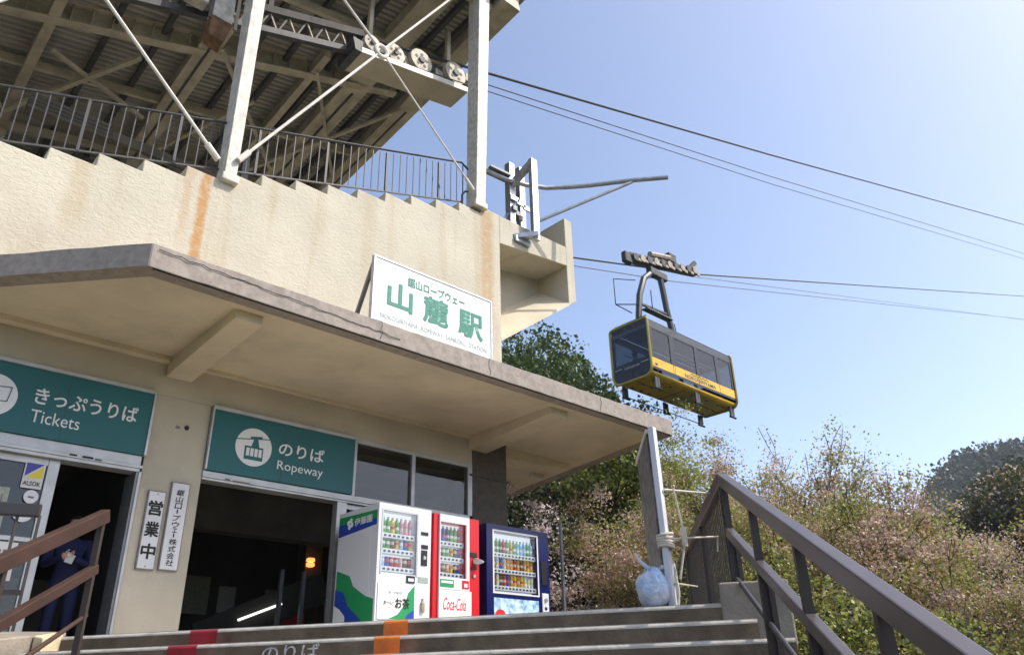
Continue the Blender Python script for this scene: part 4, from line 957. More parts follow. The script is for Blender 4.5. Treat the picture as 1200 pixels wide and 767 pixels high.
for xx in (GX0, GX1):
    low = [p for p in full if p[1] <= 11.42]; low = sorted(low, key=lambda p: math.atan2(p[1]-11.6, p[0]-16.475))
    poly = [(GY0, 11.42)] + [p for p in rrect(GY0, GY1, GZ0, GZ1, .30, .12)[14:28]] + [(GY1, 11.42)]
    mb = MB(); mb.prism([(xx-.012, y, z) for y, z in poly], (.024, 0, 0)); ep = mb.build('end_panel', 'gondola_black', K)
    MB().box(xx-.006, xx+.006, GY0+.03, GY1-.03, 11.42, 12.55).build('window', 'gondola_glass', K)
    MB().box(xx-.014, xx+.014, GY0+.03, GY1-.03, 12.55, 12.70).build('header', 'gondola_grey', K)
    MB().box(xx-.012, xx+.012, GY0+.05, GY1-.05, 12.70, 12.93).build('header', 'gondola_black', K)
    if xx == GX0:
        text('lettering', 'NOKOGIRIYAMA', (xx-.013, GY1-.55, 11.17), .72, .07, 'board_white', ep, right=(0, -1, 0), ext=.003)
        for a, b in ((GY0+.08, GY0+.42), (GY1-.42, GY1-.08)): MB().box(xx-.016, xx-.0125, a, b, 11.24, 11.26).build('stripe', 'board_white', ep)
MB().box(GX0+.06, GX1-.06, GY0+.03, GY1-.03, 12.86, 12.97).build('roof', 'gondola_black', K, bevel=.03)
MB().box(GX0+.1, GX1-.1, GY0+.1, GY1-.1, 10.80, 10.84).build('floor', 'gondola_black', K)
for yy in (GY0+.28, GY1-.28): MB().box(GX0+.4, GX1-.4, yy-.015, yy+.015, 11.98, 12.01).build('grab_rail', 'board_white', K)
MB().box(23.6, 26.2, GY0+.05, GY0+.07, 11.98, 12.02).build('grab_rail', 'board_white', K)
for x in (22.5, 27.0): MB().box(x, x+.3, GY0+.3, GY1-.3, 10.84, 11.7).build('console', 'gondola_black', K, bevel=.05)
for x, y in ((22.7, 16.2), (23.2, 16.8), (25.6, 16.9), (26.0, 16.3)):
    MB().lathe((x, y, 10.84), [(.16, 0), (.2, .6), (.22, 1.1), (.12, 1.22), (.08, 1.26), (.11, 1.34), (.11, 1.44), (.06, 1.52)], 10).build('passenger_shape', 'machinery', K, smooth=True) if False else None
# roof hand rails
MB().tube([(GX0+.15, GY0+.1, 12.97), (GX0+.15, GY0+.1, 13.12), (GX0+.15, GY1-.1, 13.12), (GX0+.15, GY1-.1, 12.97)], .02, 6).build('roof_rail', 'gondola_black', K)
# hatches and guide shoes below
for x in (22.5, 23.0, 23.5, 24.9, 25.4, 25.9, 26.7, 27.1):
    for y in (15.95, 16.45, 16.95):
        MB().box(x, x+.16, y, y+.08, GZ0-.03, GZ0-.016).build('vent', 'gondola_black', K)
MB().box(24.3, 24.33, GY0+.2, GY1-.2, GZ0-.03, GZ0-.016).build('floor_joint', 'gondola_black', K); MB().box(22.2, 27.3, 16.44, 16.46, GZ0-.03, GZ0-.016).build('floor_joint', 'gondola_black', K)
for x, y in ((22.35, 15.75), (24.9, 15.75), (27.4, 15.8), (22.3, 17.2), (24.9, 17.25), (27.3, 17.25)):
    g = MB().bar((x, y, GZ0+.02), (x, y, GZ0-.42), .08, .16).build('guide_shoe', 'hanger_grey', K, bevel=.01)
    MB().bar((x+.16, y, GZ0+.0), (x+.16, y, GZ0-.36), .06, .1).build('guide_arm', 'hanger_grey', g); MB().tube([(x-.12, y, GZ0-.42), (x+.3, y, GZ0-.42)], .045, 8).build('roller', 'gondola_black', g)
MB().tube([(22.3, 17.2, GZ0-.36), (27.3, 17.25, GZ0-.36)], .02, 6).build('guide_bar', 'gondola_black', K)
# hanger: two curved legs
MB().tube([(22.7, 16.5, 12.95), (22.75, 16.5, 13.6), (22.95, 16.5, 14.6), (23.35, 16.5, 15.5), (24.0, 16.5, 16.05)], .125, 8, .13).build('hanger_leg', 'hanger_grey', K, smooth=True)
MB().tube([(25.1, 16.5, 12.95), (24.9, 16.5, 13.7), (24.72, 16.5, 14.6), (24.62, 16.5, 15.4), (24.5, 16.5, 16.05)], .125, 8, .13).build('hanger_leg', 'hanger_grey', K, smooth=True)
MB().box(23.75, 24.9, 16.36, 16.64, 15.85, 16.2).build('hanger_head', 'hanger_grey', K, bevel=.05)
MB().bar((22.8, 16.5, 14.2), (24.8, 16.5, 14.3), .1, .08).build('hanger_tie', 'hanger_grey', K)
MB().bar((22.9, 16.3, 13.9), (24.6, 16.3, 13.9), .3, .04).build('service_step', 'alu_dark', K)
for pts in ([(22.0, 17.0, 14.05), (22.0, 17.0, 15.2), (22.9, 16.6, 15.3)], [(22.0, 17.0, 14.05), (22.7, 16.4, 14.05)], [(23.6, 16.4, 13.95), (23.6, 16.4, 15.0)], [(25.35, 16.5, 13.0), (25.15, 16.5, 14.0)], [(22.0, 17.0, 14.05), (23.0, 17.0, 14.0)]):
    MB().tube(pts, .022, 6).build('ladder_rail', 'gondola_black', K)
# carriage along the cable
def cz_(x): return 15.97+.272*(x-22.36)
cr = MB().hexa([(22.5, 16.36, cz_(22.5)-.05), (27.3, 16.36, cz_(27.3)-.25), (27.3, 16.64, cz_(27.3)-.25), (22.5, 16.64, cz_(22.5)-.05), (22.4, 16.36, cz_(22.4)+.35), (27.2, 16.36, cz_(27.2)+.05), (27.2, 16.64, cz_(27.2)+.05), (22.4, 16.64, cz_(22.4)+.35)]).build('carriage', 'machinery', K)
for i in range(10):
    x = 22.7+.48*i; MB().lathe((x, 16.33, cz_(x)+.12-.02*i), [(.17, -.05), (.17, .05)], 12, (0, 1, 0)).build('carriage_wheel', 'machinery_tan' if i % 2 else 'machinery', cr)
    MB().box(x+.14, x+.36, 16.3, 16.36, cz_(x)+.03-.03*i, cz_(x)+.16-.03*i).build('side_plate', 'machinery_tan', cr)
MB().tube([(23.9, 16.45, cz_(23.9)+.45), (25.3, 16.45, cz_(25.3)+.42)], .13, 8).build('damper', 'machinery_tan', cr); MB().box(25.2, 25.7, 16.35, 16.6, cz_(25.2)+.3, cz_(25.2)+.68).build('damper_head', 'machinery', cr)
MB().bar((26.7, 16.45, cz_(26.7)+.0), (27.35, 16.45, cz_(27.35)+.42), .12, .2).build('end_arm', 'machinery', cr); MB().box(22.1, 22.55, 16.36, 16.6, cz_(22.2)-.1, cz_(22.2)+.38).build('end_block', 'machinery', cr, bevel=.05)

# ================================================================== railings of the outdoor stairs
def dirv(az, sl): return Vector((math.cos(R(az)), math.sin(R(az)), sl))
def stair_rail(name, P0, dv, length, posts, mats, label, offs, sizes, thinp, floor_off):
    t = thing(name, (P0.x, P0.y, P0.z-floor_off), label, 'railing')
    for (nm, off, (wd, h), mt) in zip(('top_rail', 'mid_rail', 'low_rail'), offs, sizes, mats):
        a = P0+Vector((0, 0, off)); b = a+dv*length
        if nm == 'low_rail': MB().tube([a, b], wd/2, 10).build(nm, mt, t, smooth=True)
        else: MB().bar(a, b, wd, h).build(nm, mt, t, bevel=.008)
    for s in posts:
        p = P0+dv*s; MB().bar((p.x, p.y, p.z-floor_off-.05), (p.x, p.y, p.z-.04), thinp, thinp, upv=dv).build('post', mats[3], t)
    return t
P0 = Vector((5.28, 3.21, 1.515)); dv = dirv(220, -.388)
t = stair_rail('stair_railing', P0, dv, 4.6, (0.02, 1.02, 2.06, 3.1, 4.1), ('brown_rail', 'brown_rail', 'grey_rail', 'brown_dark'), 'dark brown metal handrail descending along the right side of the stairs', (0, -.40, -.72), ((.07, .09), (.055, .07), (.032, 0)), .045, 1.0)
for s in (.06, 1.07, 2.11, 3.15):
    p = P0+dv*s; MB().bar((p.x+.03, p.y-.02, p.z-1.0), (p.x+.03, p.y-.02, p.z-.42), .03, .03, upv=dv).build('brace', 'brown_dark', t)
PL = Vector((2.02, 6.98, 1.46)); dl_ = dirv(230, -.44)
t = stair_rail('stair_railing', PL, dl_, 4.6, (0.05, 1.3, 2.6), ('brown_red', 'brown_red', 'brown_red', 'brown_dark'), 'reddish brown metal handrail descending along the left side of the stairs', (0, -.42, -.77), ((.075, .105), (.06, .075), (.036, 0)), .045, 1.0)
# level guard rail behind it
t = thing('guard_rail', (1.2, 8.4, FL), 'grey level guard rail behind the left stair handrail', 'railing')
MB().bar((-2.2, 9.2, 1.60), (1.72, 7.78, 1.60), .07, .11).build('top_rail', 'grey_rail', t, bevel=.008); MB().bar((-2.2, 9.2, .92), (1.72, 7.78, .92), .04, .04).build('bottom_rail', 'grey_rail', t)
b0 = None
for k in range(26):
    f = k/25; x, y = -2.2+3.92*f, 9.2-1.42*f
    if b0 is None: b0 = MB().box(-.011, .011, -.011, .011, .62, 1.56).build('baluster', 'grey_rail', t); b0.matrix_parent_inverse = Matrix.Translation(-Vector(t.location)); b0.location = (x, y, 0)
    else: copy_part(b0, t, (x, y, 0))
# slatted screen fence on the landing
t = thing('slatted_fence', (7, 4.6, FL), 'dark brown slatted metal screen at the right edge of the landing', 'fence')
fd = dirv(40, 0); L = 4.75; F0 = Vector((5.28, 3.21, 0))
MB().bar(F0+Vector((0, 0, 1.515)), F0+fd*L+Vector((0, 0, 1.515)), .075, .10).build('top_rail', 'brown_rail', t, bevel=.008)
MB().bar(F0+Vector((0, 0, .70)), F0+fd*L+Vector((0, 0, .70)), .05, .06).build('bottom_rail', 'brown_dark', t)
for s in (.03, 1.6, 3.2, L-.03): p = F0+fd*s; MB().bar((p.x, p.y, FL-.05), (p.x, p.y, 1.49), .06, .06, upv=fd).build('post', 'brown_dark', t)
b0 = None; k = 0; s = .12
while s < L-.06:
    p = F0+fd*s
    if b0 is None:
        b0 = MB().bar((0, 0, .70), (0, 0, 1.49), .034, .007, upv=(-fd.y, fd.x, 0)).build('slat', 'brown_dark', t); b0.matrix_parent_inverse = Matrix.Translation(-Vector(t.location)); b0.location = p
    else: copy_part(b0, t, p)
    s += .10

# ================================================================== sign board, bag, ropes on the landing
t = thing('display_board', (5.05, 3.7, FL), 'dark picture board in a white frame standing edge-on at the stair top', 'sign board')
pa = Vector((5.02, 3.60, FL)); bd = dirv(43.5, 0); up_ = Vector((-.055, -.02, 1)).normalized()
def bpt(s, h): return pa+bd*s+up_*h
MB().bar(bpt(0, 0), bpt(0, 1.36), .045, .075, upv=(.97, .26, 0)).build('post', 'frame_white', t, bevel=.004)
MB().bar(bpt(.9, 0), bpt(.9, 1.36), .075, .04, upv=bd).build('post', 'frame_white', t, bevel=.004)
MB().bar(bpt(.02, .18), bpt(.02, 1.33), .02, .03, upv=bd).build('frame', 'frame_white', t)
sdv = Vector((-bd.y, bd.x, 0))
MB().hexa([bpt(.03, .3)+sdv*.02, bpt(.87, .3)+sdv*.02, bpt(.87, .3)+sdv*.045, bpt(.03, .3)+sdv*.045, bpt(.03, 1.32)+sdv*.02, bpt(.87, 1.32)+sdv*.02, bpt(.87, 1.32)+sdv*.045, bpt(.03, 1.32)+sdv*.045]).build('picture', 'board_photo', t)
for h in (.29, 1.33): MB().bar(bpt(0, h)+sdv*.03, bpt(.9, h)+sdv*.03, .05, .03).build('frame', 'frame_white', t)
for h in (.43, .452, .478, .50, .521): # rope lashing
    mb = MB(); c = bpt(0, h); mb.tube([c+Vector((math.cos(a)*.06, math.sin(a)*.055, .01*math.sin(a+h*40))) for a in [2*math.pi*k/12 for k in range(13)]], .012, 6, cap=False); mb.build('lashing', 'rope_cream', t, smooth=True)
def fpt(s, z): p = F0+fd*s; return Vector((p.x, p.y, z))
pf = Vector((.02, -.03, 0))
ropes = [([bpt(0, .86)+pf, fpt(.46, 1.51)], .010, 'upper rope tied from the picture board to the fence top'),
         ([bpt(0, .49)+pf, fpt(.45, 1.166)+Vector((-.02, .02, 0)), fpt(.45, 1.05)+Vector((-.03, .03, 0))], .008, 'middle rope from the board lashing with a dangling end'),
         ([bpt(0, .465)+pf, bpt(0, .465)+Vector((.35, .08, .09))], .012, 'short thick white stick lashed level to the board post'),
         ([bpt(0, .17)+pf, fpt(2.6, 1.05)], .007, 'thin low rope near the floor by the bag'),
         ([bpt(0, .86)+Vector((.10, -.06, .02)), bpt(0, .5)+Vector((.15, -.08, 0)), bpt(0, .2)+Vector((.06, -.05, 0))], .009, 'hanging cream rope with a knot beside the white post')]
for pts, r, lb in ropes: tag(MB().tube(pts, r, 6).build('rope', 'rope_cream', smooth=True), lb, 'rope')
tag(MB().tube([bpt(0, .58)+Vector((.14, -.078, 0)), bpt(0, .44)+Vector((.137, -.075, 0))], .024, 8).build('rope_knot', 'rope_cream', smooth=True), 'thick cream knot on the rope hanging by the board', 'rope')
# stuffed plastic bag
def blob(name, c, rx, ry, rz_, mat, parent, seed, label=None):
    bm = bmesh.new(); bmesh.ops.create_icosphere(bm, subdivisions=4, radius=1)
    for v in bm.verts:
        p = v.co.copy(); n = mnoise.noise(p*1.8+Vector((seed, 0, 0)))*.14+abs(mnoise.noise(p*3.5+Vector((0, seed, 0))))*.12
        neck = max(0, p.z-.72)*1.3
        th = math.atan2(p.y, p.x); n += .05*math.sin(9*th+seed+2*p.z)*max(0, p.z+.3)      # pleats gathered towards the knot
        p *= 1+n; p.x *= (1-neck*.9); p.y *= (1-neck*.9); p.z += neck*.25
        v.co = Vector((c[0]+p.x*rx, c[1]+p.y*ry, c[2]+max(p.z, -.82)*rz_))
    me = bpy.data.meshes.new(name); bm.to_mesh(me); bm.free(); me.polygons.foreach_set('use_smooth', [True]*len(me.polygons)); me.materials.append(MAT[mat])
    return link(name, me, parent, label=label)
bc = (4.93, 3.70, FL+.13)
t = thing('plastic_bag', (bc[0], bc[1], FL), 'stuffed white and blue plastic bag at the foot of the board', 'bag')
blob('bag_body', bc, .12, .12, .15, 'bag_white', t, 3)
MB().tube([(bc[0]-.03, bc[1], bc[2]+.15), (bc[0]-.09, bc[1]+.03, bc[2]+.2), (bc[0]-.11, bc[1]+.05, bc[2]+.26)], .018, 6, .006).build('knot', 'bag_white', t, smooth=True)
tag(blob('cloth_bundle', (5.10, 3.66, FL+.16), .07, .06, .21, 'cloth_grey', None, 12), 'pale grey cloth bundle behind the white post foot', 'cloth')

# ================================================================== thin pole in the shrubs
tag(MB().tube([(9.9, 9.25, -1.2), (9.9, 9.25, 2.75)], .03, 8).build('pole', 'alu_dark', smooth=True), 'thin grey pole standing in the dark shrubs', 'pole')

# ================================================================== person inside the ticket entrance
def person():
    t = thing('person', (2.80, 10.75, FL), 'person in dark blue jacket and white mask standing in the ticket entrance', 'person')
    b = Vector((2.80, 10.75, FL)); f = Vector((-.35, -.94, 0)).normalized(); s = Vector((-f.y, f.x, 0)) # facing
    def q(a, fr, h): return b+s*a+f*fr+Vector((0, 0, h*.94))
    J = {'pel': (q(0, 0, .90), .15, .12), 'wst': (q(0, .01, 1.05), .14, .11), 'cht': (q(0, .02, 1.25), .175, .125), 'nkb': (q(0, .0, 1.385), .08, .075), 'nk': (q(0, .02, 1.45), .052, .052),
         'hp1': (q(.09, 0, .84), .095, .095), 'kn1': (q(.10, .03, .48), .07, .07), 'an1': (q(.10, -.01, .09), .05, .05), 'to1': (q(.11, .13, .045), .045, .04),
         'hp2': (q(-.09, 0, .84), .095, .095), 'kn2': (q(-.10, .02, .48), .07, .07), 'an2': (q(-.11, -.02, .09), .05, .05), 'to2': (q(-.13, .12, .045), .045, .04),
         'sh1': (q(.18, .0, 1.34), .075, .075), 'el1': (q(.27, .04, 1.06), .058, .058), 'wr1': (q(.08, .27, 1.12), .04, .04),
         'sh2': (q(-.18, .0, 1.34), .075, .075), 'el2': (q(-.27, .04, 1.06), .058, .058), 'wr2': (q(-.06, .27, 1.15), .04, .04)}
    E_ = [('pel', 'wst'), ('wst', 'cht'), ('cht', 'nkb'), ('nkb', 'nk'), ('pel', 'hp1'), ('hp1', 'kn1'), ('kn1', 'an1'), ('an1', 'to1'), ('pel', 'hp2'), ('hp2', 'kn2'), ('kn2', 'an2'), ('an2', 'to2'),
          ('cht', 'sh1'), ('sh1', 'el1'), ('el1', 'wr1'), ('cht', 'sh2'), ('sh2', 'el2'), ('el2', 'wr2')]
    def skin(name, J, E_, mat, parent, root, sub=2):
        ks = list(J); me = bpy.data.meshes.new(name); me.from_pydata([J[k][0] for k in ks], [(ks.index(a), ks.index(c)) for a, c in E_], [])
        me.materials.append(MAT[mat]); o = link(name, me, parent)
        m_ = o.modifiers.new('skin', 'SKIN'); m_.use_smooth_shade = True
        for i, k in enumerate(ks):
            sv = me.skin_vertices[0].data[i]; sv.radius = J[k][1:]; sv.use_root = (k == root)
        ss = o.modifiers.new('sub', 'SUBSURF'); ss.levels = sub; ss.render_levels = sub; return o
    body = skin('body', J, E_, 'jacket_blue', t, 'pel')
    # head
    bm = bmesh.new(); bmesh.ops.create_uvsphere(bm, u_segments=24, v_segments=18, radius=1); hc = q(0, .04, 1.565)
    for v in bm.verts:
        p = v.co; fx = p.y
        r_ = Vector((p.x*.074, p.y*.092, p.z*.115))
        if p.z < -.2: r_.x *= 1-.28*min(1, (-p.z-.2)); r_.y *= 1-.1*min(1, (-p.z-.2))
        nose = math.exp(-((p.x/.16)**2+((p.z+.12)/.22)**2))*max(0, fx)*.024
        eye = sum(math.exp(-(((p.x-e)/.17)**2+((p.z-.06)/.12)**2)) for e in (-.36, .36))*max(0, fx)*-.010
        r_.y += nose+eye
        v.co = hc+s*r_.x+f*r_.y+Vector((0, 0, r_.z))
    me = bpy.data.meshes.new('head'); bm.to_mesh(me); bm.free(); me.polygons.foreach_set('use_smooth', [True]*len(me.polygons)); me.materials.append(MAT['skin']); link('head', me, t)
    bm = bmesh.new(); bmesh.ops.create_uvsphere(bm, u_segments=20, v_segments=14, radius=1)
    for v in bm.verts: v.co = hc+s*v.co.x*.082+f*(v.co.y*.098-.014)+Vector((0, 0, v.co.z*.112+.022))
    bmesh.ops.delete(bm, geom=[v for v in bm.verts if (v.co-hc).dot(f) > .035 and (v.co-hc).z < .055 or (v.co-hc).z < -.06], context='VERTS')
    me = bpy.data.meshes.new('hair'); bm.to_mesh(me); bm.free(); me.polygons.foreach_set('use_smooth', [True]*len(me.polygons)); me.materials.append(MAT['hair']); link('hair', me, t)
    bm = bmesh.new(); bmesh.ops.create_uvsphere(bm, u_segments=16, v_segments=12, radius=1)
    for v in bm.verts: v.co = hc+s*v.co.x*.066+f*(v.co.y*.05+.062)+Vector((0, 0, v.co.z*.055-.058))
    me = bpy.data.meshes.new('face_mask'); bm.to_mesh(me); bm.free(); me.polygons.foreach_set('use_smooth', [True]*len(me.polygons)); me.materials.append(MAT['paper']); link('face_mask', me, t)
    for e in (-.033, .033): MB().lathe(hc+s*e+f*.083+Vector((0, 0, .012)), [(.009, 0), (.006, .004)], 8, f).build('eye', 'hair', t)
    for e in (-1, 1):
        MB().lathe(hc+s*e*.074+Vector((0, 0, -.01)), [(.022, -.006), (.026, 0), (.02, .008)], 10, s*e).build('ear', 'skin', t, smooth=True)
    # hands: palm and five fingers, closed on a small white card
    for e, wk in ((1, 'wr1'), (-1, 'wr2')):
        w0 = J[wk][0]; d = (f*.35-s*e*.9+Vector((0, 0, .15))).normalized(); side_ = d.cross(Vector((0, 0, 1))).normalized()
        HJ = {'w': (w0, .028, .028), 'p': (w0+d*.05, .036, .022), 'k': (w0+d*.085, .038, .018)}; HE = [('w', 'p'), ('p', 'k')]
        for i in range(4):
            o_ = Vector((0, 0, 1))*(.028-.019*i); ln = (.036, .042, .038, .03)[i]
            a = w0+d*.085+o_; HJ['a%d' % i] = (a+d*ln, .0092, .0092); HJ['b%d' % i] = (a+d*(ln*1.5)+f*.018-d*.004, .0085, .0085); HJ['c%d' % i] = (a+d*(ln*1.35)+f*.034, .008, .008)
            HE += [('k', 'a%d' % i), ('a%d' % i, 'b%d' % i), ('b%d' % i, 'c%d' % i)]
        HJ['t1'] = (w0+d*.05+Vector((0, 0, .04))+f*.01, .011, .011); HJ['t2'] = (w0+d*.085+Vector((0, 0, .055))+f*.025, .0095, .0095); HE += [('p', 't1'), ('t1', 't2')]
        skin('hand', HJ, HE, 'skin', t, 'w', 1)
    MB().bar(q(.02, .31, 1.06), q(.05, .33, 1.16), .09, .004, upv=f).build('card', 'paper', t)
    MB().box(0, 0, 0, 0, 0, 0) if False else None
person()

# ================================================================== trees
def twig_tree(name, base, h, spread, seed, label, leaves, lim=6, trunk_r=.09, lean=(0, 0), fork=.22, levels=4, barkm='bark', sub=3, group=None, up=.55, rmax=None):
    """leaves: list of (material, count, size, jitter, part name)"""
    t = thing(name, base, label, 'tree', group); top_z = base[2]+h
    rng = random.Random(seed); mb = MB(); tips = []
    def grow(p, d, ln, r, lv):
        n = 4; pts = [p]; rad = [r]; c = p.copy(); dd = d.copy()
        for i in range(n):
            dd = (dd+Vector((rng.gauss(0, .16), rng.gauss(0, .16), rng.gauss(0, .10)+.03))).normalized(); c = c+dd*ln/n; pts.append(c.copy()); rad.append(max(.007, r*(1-.5*(i+1)/n)))
        mb.tube(pts, rad, 6 if lv < 2 else 4, cap=False)
        if lv >= levels-2: tips.extend([(pts[i]+(pts[i+1]-pts[i])*f, lv) for i in range(n) for f in (.2, .7)])
        if lv < levels:
            k = lim if lv == 0 else sub
            for j in range(k):
                f = 1 if j == 0 else rng.uniform(.35, 1); idx = min(n-1, int(f*n)); q = pts[idx]+(pts[idx+1]-pts[idx])*(f*n-idx if f < 1 else 1)
                a = rng.uniform(0, 6.28)+j*6.28/k
                out = Vector((math.cos(a), math.sin(a), 0))
                if lv == 0: nd = (out*spread+Vector((0, 0, up+rng.uniform(-.1, .5)))).normalized()
                else:
                    nd = (dd*1.0+Vector((rng.gauss(0, .55), rng.gauss(0, .55), rng.gauss(.12, .38)))).normalized()
                grow(q, nd, ln*rng.uniform(.52, .74) if lv else h*.34*rng.uniform(.8, 1.1), rad[min(idx+1, n)]*.75 if lv else r*.6, lv+1)
    grow(Vector(base), Vector((lean[0], lean[1], 1)).normalized(), h*fork, trunk_r, 0)
    zs = sorted(p.z for p, l in tips); h *= (top_z-base[2])/(zs[-1]-base[2])     # rescale so that the crown really ends at the wanted height
    rng = random.Random(seed); mb = MB(); tips = []
    grow(Vector(base), Vector((lean[0], lean[1], 1)).normalized(), h*fork, trunk_r, 0)
    if rmax:      # keep the crown within its own ground
        rr = sorted(math.hypot(p.x-base[0], p.y-base[1]) for p, l in tips); k_ = min(1, rmax/rr[int(len(rr)*.95)])
        sq = lambda p: (base[0]+(p[0]-base[0])*k_, base[1]+(p[1]-base[1])*k_, p[2])
        mb.v = [sq(v) for v in mb.v]; tips = [(Vector(sq(p)), l) for p, l in tips]
    mb.build('trunk', barkm, t)
    T = np.array([p for p, l in tips]); L = np.array([l for p, l in tips])
    for k, (mt, cnt, sz, jit, nm) in enumerate(leaves):
        cnt = int(cnt*(5.5 if 'pink' in mt else 6.0 if 'fresh' in mt else 3.8)); jit = .05+jit*.8
        g = np.random.default_rng(seed*7+k)
        # leaves gather in flat sprays round the twig ends, a quarter stays loose along the twigs
        per = 85; ncl = max(8, int(cnt*.78/per)); cc = T[g.integers(0, len(T), ncl)]
        csz = g.uniform(.6, 1.35, ncl)*(.03+.0125*math.dist(base, (0, 0, 0))) if nm != 'blossom' else g.uniform(.5, 1.1, ncl)*(.02+.0105*math.dist(base, (0, 0, 0)))
        ci = g.integers(0, ncl, int(cnt*.78))
        d = g.normal(size=(len(ci), 3))*np.array([1, 1, .42]); P1 = cc[ci]+d*csz[ci][:, None]
        P2 = T[g.integers(0, len(T), cnt-len(ci))]+g.normal(size=(cnt-len(ci), 3))*jit*.6
        P = np.concatenate([P1, P2])
        leaf_mesh(nm, P, sz*.68, mt, t, seed*13+k, .62)
    return t
def clump_tree(name, base, crown, radii, seed, label, mt, cnt, sz, nclump=60, crad=.28, group=None, trunk_r=.25, mats=None, cat='tree'):
    t = thing(name, base, label, cat, group); rng = np.random.default_rng(seed); c = np.array(crown); rd = np.array(radii)
    mb = MB(); mb.tube([base, (base[0]*.5+crown[0]*.5, base[1]*.5+crown[1]*.5, (base[2]+crown[2])/2), (crown[0], crown[1], crown[2]+rd[2]*.3)], [trunk_r, trunk_r*.7, trunk_r*.2], 8)
    D = rng.normal(size=(nclump, 3)); D /= np.linalg.norm(D, axis=1, keepdims=True); D[:, 2] = np.where(D[:, 2] < -.35, -D[:, 2], D[:, 2])
    CC = c+D*rd*rng.uniform(.55, 1.0, (nclump, 1))
    for k in range(0, nclump, 3): mb.tube([(crown[0], crown[1], crown[2]-rd[2]*.3), tuple((c+CC[k])/2+np.array([0, 0, -.1*rd[2]])), tuple(CC[k])], [trunk_r*.35, trunk_r*.2, trunk_r*.05], 5, cap=False)
    mb.build('trunk', 'bark', t)
    mats = mats or [(mt, 1.0)]
    for j, (m_, fr) in enumerate(mats):
        n = int(cnt*fr); g = np.random.default_rng(seed+50+j); idx = g.integers(0, nclump, n)
        d = g.normal(size=(n, 3)); d /= np.linalg.norm(d, axis=1, keepdims=True)
        rr = crad*rd.mean()*g.uniform(.45, 1.05, (n, 1))**.6*(.6+.8*((idx*37 % 11)/11))[:, None]
        P = CC[idx]+d*rr*np.array([1.15, 1.15, .8])
        leaf_mesh('crown', P, sz, m_, t, seed+j, .7)
    return t
def pol(az, r, z): return (r*math.cos(R(az)), r*math.sin(R(az)), z)
# evergreen dome behind the station
clump_tree('evergreen_tree', pol(49.0, 37, 0), pol(49.0, 37, 9.0), (8.6, 8.6, 7.3), 11, 'large evergreen tree with rounded crown rising behind the canopy', 'lf_evergreen', 130000, .19, 260, .17)
clump_tree('evergreen_tree', pol(40.3, 37, 0), pol(40.3, 37, 6.0), (4.6, 4.6, 6.0), 12, 'smaller evergreen tree behind the canopy edge left of the gondola', 'lf_evergreen', 60000, .19, 120, .2)
# understorey below the canopy, its shade put into the dark leaf colour
k = 0
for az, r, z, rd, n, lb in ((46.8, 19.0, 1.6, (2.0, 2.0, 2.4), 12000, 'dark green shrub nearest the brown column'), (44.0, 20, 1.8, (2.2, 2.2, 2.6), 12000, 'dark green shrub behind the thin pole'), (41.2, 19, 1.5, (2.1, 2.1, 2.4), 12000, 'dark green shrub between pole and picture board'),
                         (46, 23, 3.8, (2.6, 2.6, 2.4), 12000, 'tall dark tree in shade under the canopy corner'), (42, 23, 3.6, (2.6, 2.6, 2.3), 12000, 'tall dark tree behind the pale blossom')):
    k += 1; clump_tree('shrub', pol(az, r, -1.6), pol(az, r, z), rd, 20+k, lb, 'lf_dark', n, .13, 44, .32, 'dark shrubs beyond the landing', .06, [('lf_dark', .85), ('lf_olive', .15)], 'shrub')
clump_tree('evergreen_tree', pol(39.2, 20, -1), pol(39.2, 20, 4.75), (1.5, 1.5, 1.0), 41, 'bright green leafy tree just right of the canopy underside', 'lf_fresh', 7000, .12, 26, .36, None, .08, [('lf_fresh', .6), ('lf_evergreen', .4)])
# blossom and copper-leaved cherries
def cherry(az, r, top, sp_, seed, label, leaves, **kw):
    kw.setdefault('lim', 7); kw.setdefault('sub', 4); kw.setdefault('rmax', .125*r)
    twig_tree('cherry_tree', pol(az, r, -1.6), (top+1.6)*kw.pop('hf', 1.0), sp_, seed, label, leaves, group='cherry trees right of the stairs', **kw)
CP, PK, FR, OL, WH = 'lf_copper', 'lf_pink', 'lf_fresh', 'lf_olive', 'lf_white'
cherry(44.3, 17.8, 4.6, .9, 101, 'cherry tree with pale pink-white blossom under the canopy', [(WH, 2600, .10, .10, 'blossom'), (OL, 500, .08, .2, 'crown')], fork=.6, up=.1, rmax=1.9)
cherry(39.6, 16.5, 3.9, .9, 102, 'cherry tree with pinkish leaves just left of the picture board', [(PK, 1100, .08, .10, 'blossom'), (CP, 800, .085, .14, 'crown')], rmax=1.7)
cherry(35.6, 15.5, 4.75, .85, 103, 'tall cherry tree rising directly behind the picture board', [(CP, 6500, .075, .12, 'crown'), (PK, 5500, .065, .09, 'blossom'), (FR, 3500, .08, .2, 'young_leaves')])
cherry(32.6, 19.0, 6.3, .95, 104, 'light green young-leaved tree below the gondola', [(FR, 17000, .095, .36, 'crown'), (CP, 4000, .08, .3, 'copper_leaves'), (PK, 1500, .07, .2, 'blossom')])
cherry(29.8, 14.5, 4.6, .95, 105, 'cherry tree behind the slatted fence top', [(CP, 9000, .07, .12, 'crown'), (FR, 8500, .075, .17, 'young_leaves'), (PK, 5000, .06, .09, 'blossom')])
cherry(27.0, 15.5, 4.65, .75, 106, 'sparse cherry tree with bare reddish twigs against the sky', [(CP, 7500, .07, .08, 'crown'), (PK, 5500, .06, .06, 'blossom'), (FR, 5500, .075, .15, 'young_leaves')], up=.9)
